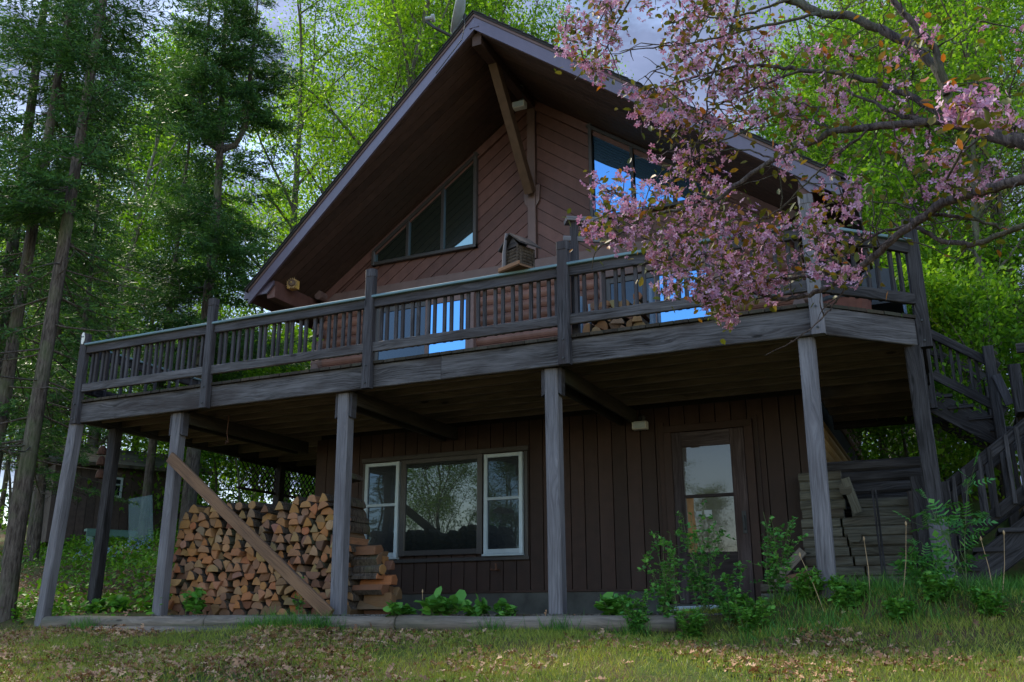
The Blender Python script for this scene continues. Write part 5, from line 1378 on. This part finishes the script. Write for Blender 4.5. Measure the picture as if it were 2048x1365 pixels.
lp = np.concatenate([cl[rng.integers(0, len(cl), 2600)]+rng.normal(size=(2600, 3))*.055, tw[rng.integers(0, len(tw), 900)]+rng.normal(size=(900, 3))*.03, LNODES[rng.integers(0, len(LNODES), 420)]+rng.normal(size=(420, 3))*.045])
n = len(lp); d = rng.normal(size=(n, 3)); d[:, 2] += .1
v, f = scatter(OVAL_V, OVAL_F, lp, frames(d, rng.uniform(-1.2, 1.2, n)), .042*rng.uniform(.6, 1.3, n))
o = link('leaves', raw_mesh('leaves', v, f, [M['apple_leaf']])); o.parent = crab; o.matrix_parent_inverse = Matrix.Translation(crab.location).inverted()

# ------------------------------------------------------------------ ground plants
def on_ground(x, y): return np.stack([x, y, ground_z(x, y)], 1)
def pnoise(x, y, s_=1.0): return (np.sin(x*1.3*s_+1.7*np.sin(y*.9*s_))+np.sin(y*1.7*s_+1.1*np.sin(x*1.4*s_+2))+.7*np.sin((x+y)*3.1*s_+np.sin(x*2.2*s_)))/2.7
# mown grass in front
n = 310000; x = rng.uniform(-9.5, 5.4, n); y = -2.75-rng.random(n)**.9*5.7; y = np.where((x > 1.2) & (rng.random(n) < .25), rng.uniform(-3.2, -1.0, n), y)
k = rng.random(n) < np.clip(.66+.5*pnoise(x, y, 1.3)-.18*((y < -4.8)).astype(float)-.25*(x < -2)*(y > -3.3)+.3*(x > 1), .12, 1); x, y = x[k], y[k]; n = len(x)
p = on_ground(x, y); d = rng.normal(size=(n, 3))*.55; d[:, 2] = 1
v, f = scatter(BLADE_V, LEAF_F, p, frames(d, rng.uniform(0, 6.28, n)), np.stack([rng.uniform(.025, .085, n), rng.uniform(.0035, .007, n), np.full(n, .05)], 1))
tag(link('lawn_grass', raw_mesh('lawn_grass', v, f, [M['grass']])), 'short patchy lawn grass in the foreground', 'grass', kind='stuff')
# fallen leaves
n = 56000; x = rng.uniform(-10, 5.4, n); y = -2.7-rng.random(n)*5.9
k = rng.random(n) < np.clip(.32-1.1*pnoise(x, y, 1.1)+.62*(y < -4.5-.35*np.clip(x+2, 0, 6))+.30*(x < -2)*(y > -3.35)*(y < -2.85)-.30*(x > 1), .02, 1); x, y = x[k], y[k]
x2 = rng.uniform(-17, -5.2, 15000); y2 = rng.uniform(-2.6, 7.5, 15000); off = np.abs((y2+1.2)+(x2+8)*.55-.7*np.sin(x2*.6)); k = rng.random(15000) < np.clip(1.1-off*.9, .02, 1)
x = np.concatenate([x, x2[k]]); y = np.concatenate([y, y2[k]]); n = len(x); p = on_ground(x, y); p[:, 2] += rng.uniform(.004, .03, n)
OAK_V = [(0, 0, 0), (.22, -.20, .07), (.34, -.10, .03), (.52, -.30, .11), (.66, -.12, .03), (.84, -.20, .07), (1, 0, .0), (.84, .20, .09), (.66, .12, .03), (.52, .30, .13), (.34, .10, .03), (.22, .20, .06)]
OAK_F = [(0, 1, 2, 10), (0, 10, 11, 0), (2, 3, 4, 8), (2, 8, 9, 10), (4, 5, 6, 7), (4, 7, 8, 4)]
OAK_F = [(0, 1, 2, 10), (2, 3, 4, 8), (2, 8, 9, 10), (4, 5, 6, 7)]
d = rng.normal(size=(n, 3)); d[:, 2] *= .35
v, f = scatter(OAK_V, OAK_F, p, frames(d, rng.normal(size=n)*.55), np.stack([rng.uniform(.04, .09, n)]*2+[rng.uniform(.04, .16, n)], 1))
tag(link('fallen_leaves', raw_mesh('fallen_leaves', v, f, [M['dead_leaf']])), 'dry brown oak leaves scattered on the lawn and bank', 'fallen leaves', kind='stuff')
# weeds on the left bank
n = 46000; x = rng.uniform(-17, -4.9, n); y = rng.uniform(-2.75, 8.5, n)
off = np.abs((y+1.2)+(x+8)*.55-.7*np.sin(x*.6)); k = rng.random(n) < np.clip(.10+.6*np.clip(off-.6, 0, 1.2)+.45*pnoise(x, y, 1.0)+.22*(y < .2), .02, 1); k &= ~((x > -5.2) & (y > -1.2)); x, y = x[k], y[k]; n = len(x)
p = on_ground(x, y); p[:, 2] += rng.random(n)**1.6*.20; d = rng.normal(size=(n, 3)); d[:, 2] = np.abs(d[:, 2])*.5+.15
v, f = scatter(OVAL_V, OVAL_F, p, frames(d, rng.normal(size=n)*.5), np.stack([rng.uniform(.04, .11, n)]*3, 1))
tag(link('bank_weeds', raw_mesh('bank_weeds', v, f, [M['weed']])), 'low green weeds covering the left bank', 'ground cover', kind='stuff')
# blue flowers by the shed
bq = [at_dist(u, v, t) for u, v, t in zip(rng.uniform(150, 300, 220), rng.uniform(1082, 1100, 220), rng.uniform(20, 22.5, 220))]
p = np.array(bq); p[:, 2] = ground_z(p[:, 0], p[:, 1])+rng.uniform(.04, .18, 220)
v, f = scatter(ptv, ptf, p, frames(rand_dirs(220, .6), rng.random(220)), .03*rng.uniform(.6, 1.2, 220))
tag(link('blue_flowers', raw_mesh('blue_flowers', v, f, [M['blue_petal']])), 'patch of small blue flowers in front of the shed', 'flowers', kind='stuff')
# long grass on the right and by the plank
def tall(xs, ys, h, wd, name, label):
    n = len(xs); p = on_ground(xs, ys); d = rng.normal(size=(n, 3))*.42; d[:, 2] = 1
    v, f = scatter(GRASS_V, GRASS_F, p, frames(d, rng.uniform(0, 6.28, n)), np.stack([h, wd, h], 1))
    tag(link(name, raw_mesh(name, v, f, [M['tall_grass']])), label, 'grass', kind='stuff')
n = 34000; x = rng.uniform(1.3, 6.2, n); y = rng.uniform(-3.6, -.75, n); c = .30*(x-1.3)-3.15
k = rng.random(n) < np.clip(.75+.45*pnoise(x, y, 1.6)-1.2*np.clip((c-.05)-y, 0, 2)-.5*(x < 2.0), .03, 1); x, y = x[k], y[k]; n = len(x)
tall(x, y, (.05+.17*rng.random(n)**2.2)*np.clip((x-.9)/1.6, .45, 1), rng.uniform(.0035, .0085, n), 'long_grass', 'long green grass growing below the retaining wall and stairs')
cx = rng.choice([-3.3, -3.1, -2.9, -2.75, -2.5, -2.35, -5.8, -.4, .3, 1.0], 1500); x = cx+rng.normal(size=1500)*.10; y = -2.92+rng.normal(size=1500)*.06
tall(x, y, rng.uniform(.06, .20, 1500), rng.uniform(.0035, .007, 1500), 'border_grass', 'tufts of green grass along the border logs')

def stem_plant(name, x, y, label, cat, stems, height, leaf, spread, mat, group=None, leafshape=(OVAL_V, OVAL_F), per=26, width=1.0, low=.12, z0=None):
    zg = gz(x, y) if z0 is None else z0
    e = empty(name, (x, y, zg), 0, label, cat, group); lst = []; P_, D_ = [], []
    for k in range(stems):
        az = rng.uniform(0, 6.28); h = height*rng.uniform(.55, 1.05) if k else height
        s_, d = path((rng.normal()*.03, rng.normal()*.03, -.03), (math.cos(az)*spread*rng.uniform(.2, 1), math.sin(az)*spread*rng.uniform(.2, 1), 1), h, 7, .07, 0, .02)
        lst.append((s_, np.linspace(.005, .0015, 8), 5))
        subs = [s_]
        for j in range(5):
            q, _d = path(s_[rng.integers(2, 7)], d*.5+rng.normal(size=3)*.75, h*rng.uniform(.14, .32), 4, .12, 0, .05); lst.append((q, np.linspace(.003, .0012, 5), 4)); subs.append(q)
        for q in subs:
            m = int(per*(1 if q is s_ else .5)); t = rng.uniform(low, 1, m); pts = np.array([lerp_poly(q, a) for a in t])
            P_.append(pts+rng.normal(size=(m, 3))*.006); dd = rng.normal(size=(m, 3)); dd[:, 2] = dd[:, 2]*.3+.25; D_.append(dd)
    tm = tubes_mesh('stem', lst, M['stem']); t = link('stem', tm, e)
    p = np.concatenate(P_); d = np.concatenate(D_); n = len(p); sz = leaf*rng.uniform(.6, 1.3, n)
    v, f = scatter(leafshape[0], leafshape[1], p, frames(d, rng.normal(size=n)*.5), np.stack([sz, sz*width, sz], 1)); link('leaves', raw_mesh('leaves', v, f, [M[mat]]), e)
    return e
def gpx(u, y): q = at_y(u, 1231, y); return q[0], y
GS = 'shrubs before the basement door'
for u, y, h, st, sp_, lab in ((1340, -2.75, .86, 9, .32, 'leafy green shrub with one tall shoot left of the basement door'), (1410, -2.55, .98, 11, .25, 'tallest green shrub, right before the basement door'), (1465, -2.75, .55, 10, .5, 'low bushy shrub below the door glass'), (1560, -2.5, .84, 8, .30, 'green shrub right of the door by the low timber step'), (1275, -2.85, .42, 9, .5, 'low shrub at the left end of the shrub row')):
    x, y = gpx(u, y); stem_plant('shrub', x, y, lab, 'shrub', st, h, .040, sp_*1.35, 'shrub', GS, width=1.2, per=28)
for u, y, h, lab in ((1385, -3.0, .32, 'light green weed in front of the tallest shrub'), (1500, -2.9, .36, 'weed between the two right hand shrubs'), (1620, -2.6, .3, 'weed at the foot of the right centre deck post'), (1700, -2.75, .26, 'weed in the long grass below the garden stakes'), (1790, -2.9, .22, 'weed in the long grass below the timber wall end post'), (1880, -2.7, .28, 'weed by the foot of the rightmost deck post'), (1975, -2.8, .24, 'weed in the grass below the stair treads')):
    x, y = gpx(u, y); stem_plant('weed_plant', x, y, lab, 'weed', 8, h, .05, .8, 'wax_leaf', 'weeds before the basement door')
# pinnate seedling by the stairs
COMP_V, COMP_F = [], []
for s_ in range(4):
    for sg in (-1, 1):
        b = len(COMP_V); x0 = .25+.2*s_
        for q in LEAF_V: COMP_V.append((x0+q[0]*.18+q[1]*0, sg*(q[0]*.30)+q[1]*.45*(1), q[2]*.4))
        COMP_F.append((b, b+1, b+2, b+3))
b = len(COMP_V); COMP_V += [(.95+q[0]*.35, q[1]*.5, q[2]*.4) for q in LEAF_V]; COMP_F.append((b, b+1, b+2, b+3))
q = at_y(1932, 1185, -2.35); stem_plant('ash_seedling', q[0], -2.35, 'slender ash seedling with feathery leaves in front of the stairs', 'seedling', 3, .98, .18, .10, 'shrub', None, (COMP_V, COMP_F), per=7, low=.25)
q = at_y(1850, 1180, -2.3); stem_plant('ash_seedling', q[0], -2.3, 'small ash seedling at the foot of the rightmost deck post', 'seedling', 3, .45, .18, .25, 'shrub', None, (COMP_V, COMP_F), per=6, low=.3)
q = at_y(385, 1215, -2.62); stem_plant('young_maple', q[0], -2.62, 'bright young plant with broad leaves before the firewood stack', 'plant', 4, .32, .095, .5, 'wax_leaf', None, per=7, low=.5, width=1.5)
q = at_y(610, 1200, -2.5); stem_plant('vine_plant', q[0], -2.52, 'thin green vine growing up the firewood stack', 'plant', 2, .50, .04, .05, 'shrub', None, per=22, z0=.0)
# broad leaved weeds along the border log
for k, (u, sz, lab) in enumerate(((800, .10, 'broad leaved weed behind the border log, left of the window sash'), (880, .16, 'largest broad leaved weed under the picture window'), (950, .10, 'small broad leaved weed right of the largest one'), (1010, .09, 'weed with yellow green stalk beside the middle deck post'), (1225, .12, 'broad leaved weed right of the middle deck post'), (200, .11, 'broad leaved weed beside the leftmost deck post'), (250, .12, 'broad leaved weed midway between the two left deck posts'), (300, .10, 'broad leaved weed left of the firewood stack'))):
    y = -2.66 if u > 700 else -2.35; x = gpx(u, y)[0]
    stem_plant('broadleaf_weed', x, y, lab, 'weed', 6, sz*1.7, sz, 1.3, 'wax_leaf', 'broad leaved weeds along the patio', per=4, low=.6, width=1.3)
# dry stalks
for k, (u0, v0, u1, v1, y) in enumerate(((1812, 1050, 1805, 1180, -2.6), (1600, 1112, 1648, 1215, -2.75), (1962, 1080, 1985, 1170, -2.4), (2008, 1068, 2003, 1180, -2.4), (1728, 1080, 1740, 1190, -2.6), (845, 1185, 842, 1250, -2.68))):
    a, b = at_y(u0, v0, y), at_y(u1, v1, y-.02); b[2] = min(b[2], gz(b[0], b[1])-.01)
    mb = MB(); mb.tube([tuple(b), tuple((a+b)/2+np.array([.01, 0, 0])), tuple(a)], [.0035, .003, .002], 5); mb.lathe([(.002, -.01), (.008, 0), (.009, .012), (.003, .03)], 6, tuple(a))
    tag(mb.obj('dry_stalk', M['stalk']), ['upright dry stalk before the timber wall', 'dry stalk leaning left of the right centre post', 'slanting dry stalk before the stairs', 'upright dry stalk at the right by the stair treads', 'thin dry stalk beside the two garden stakes', 'seed stalk before the picture window'][k], 'stalk', 'dry stalks')
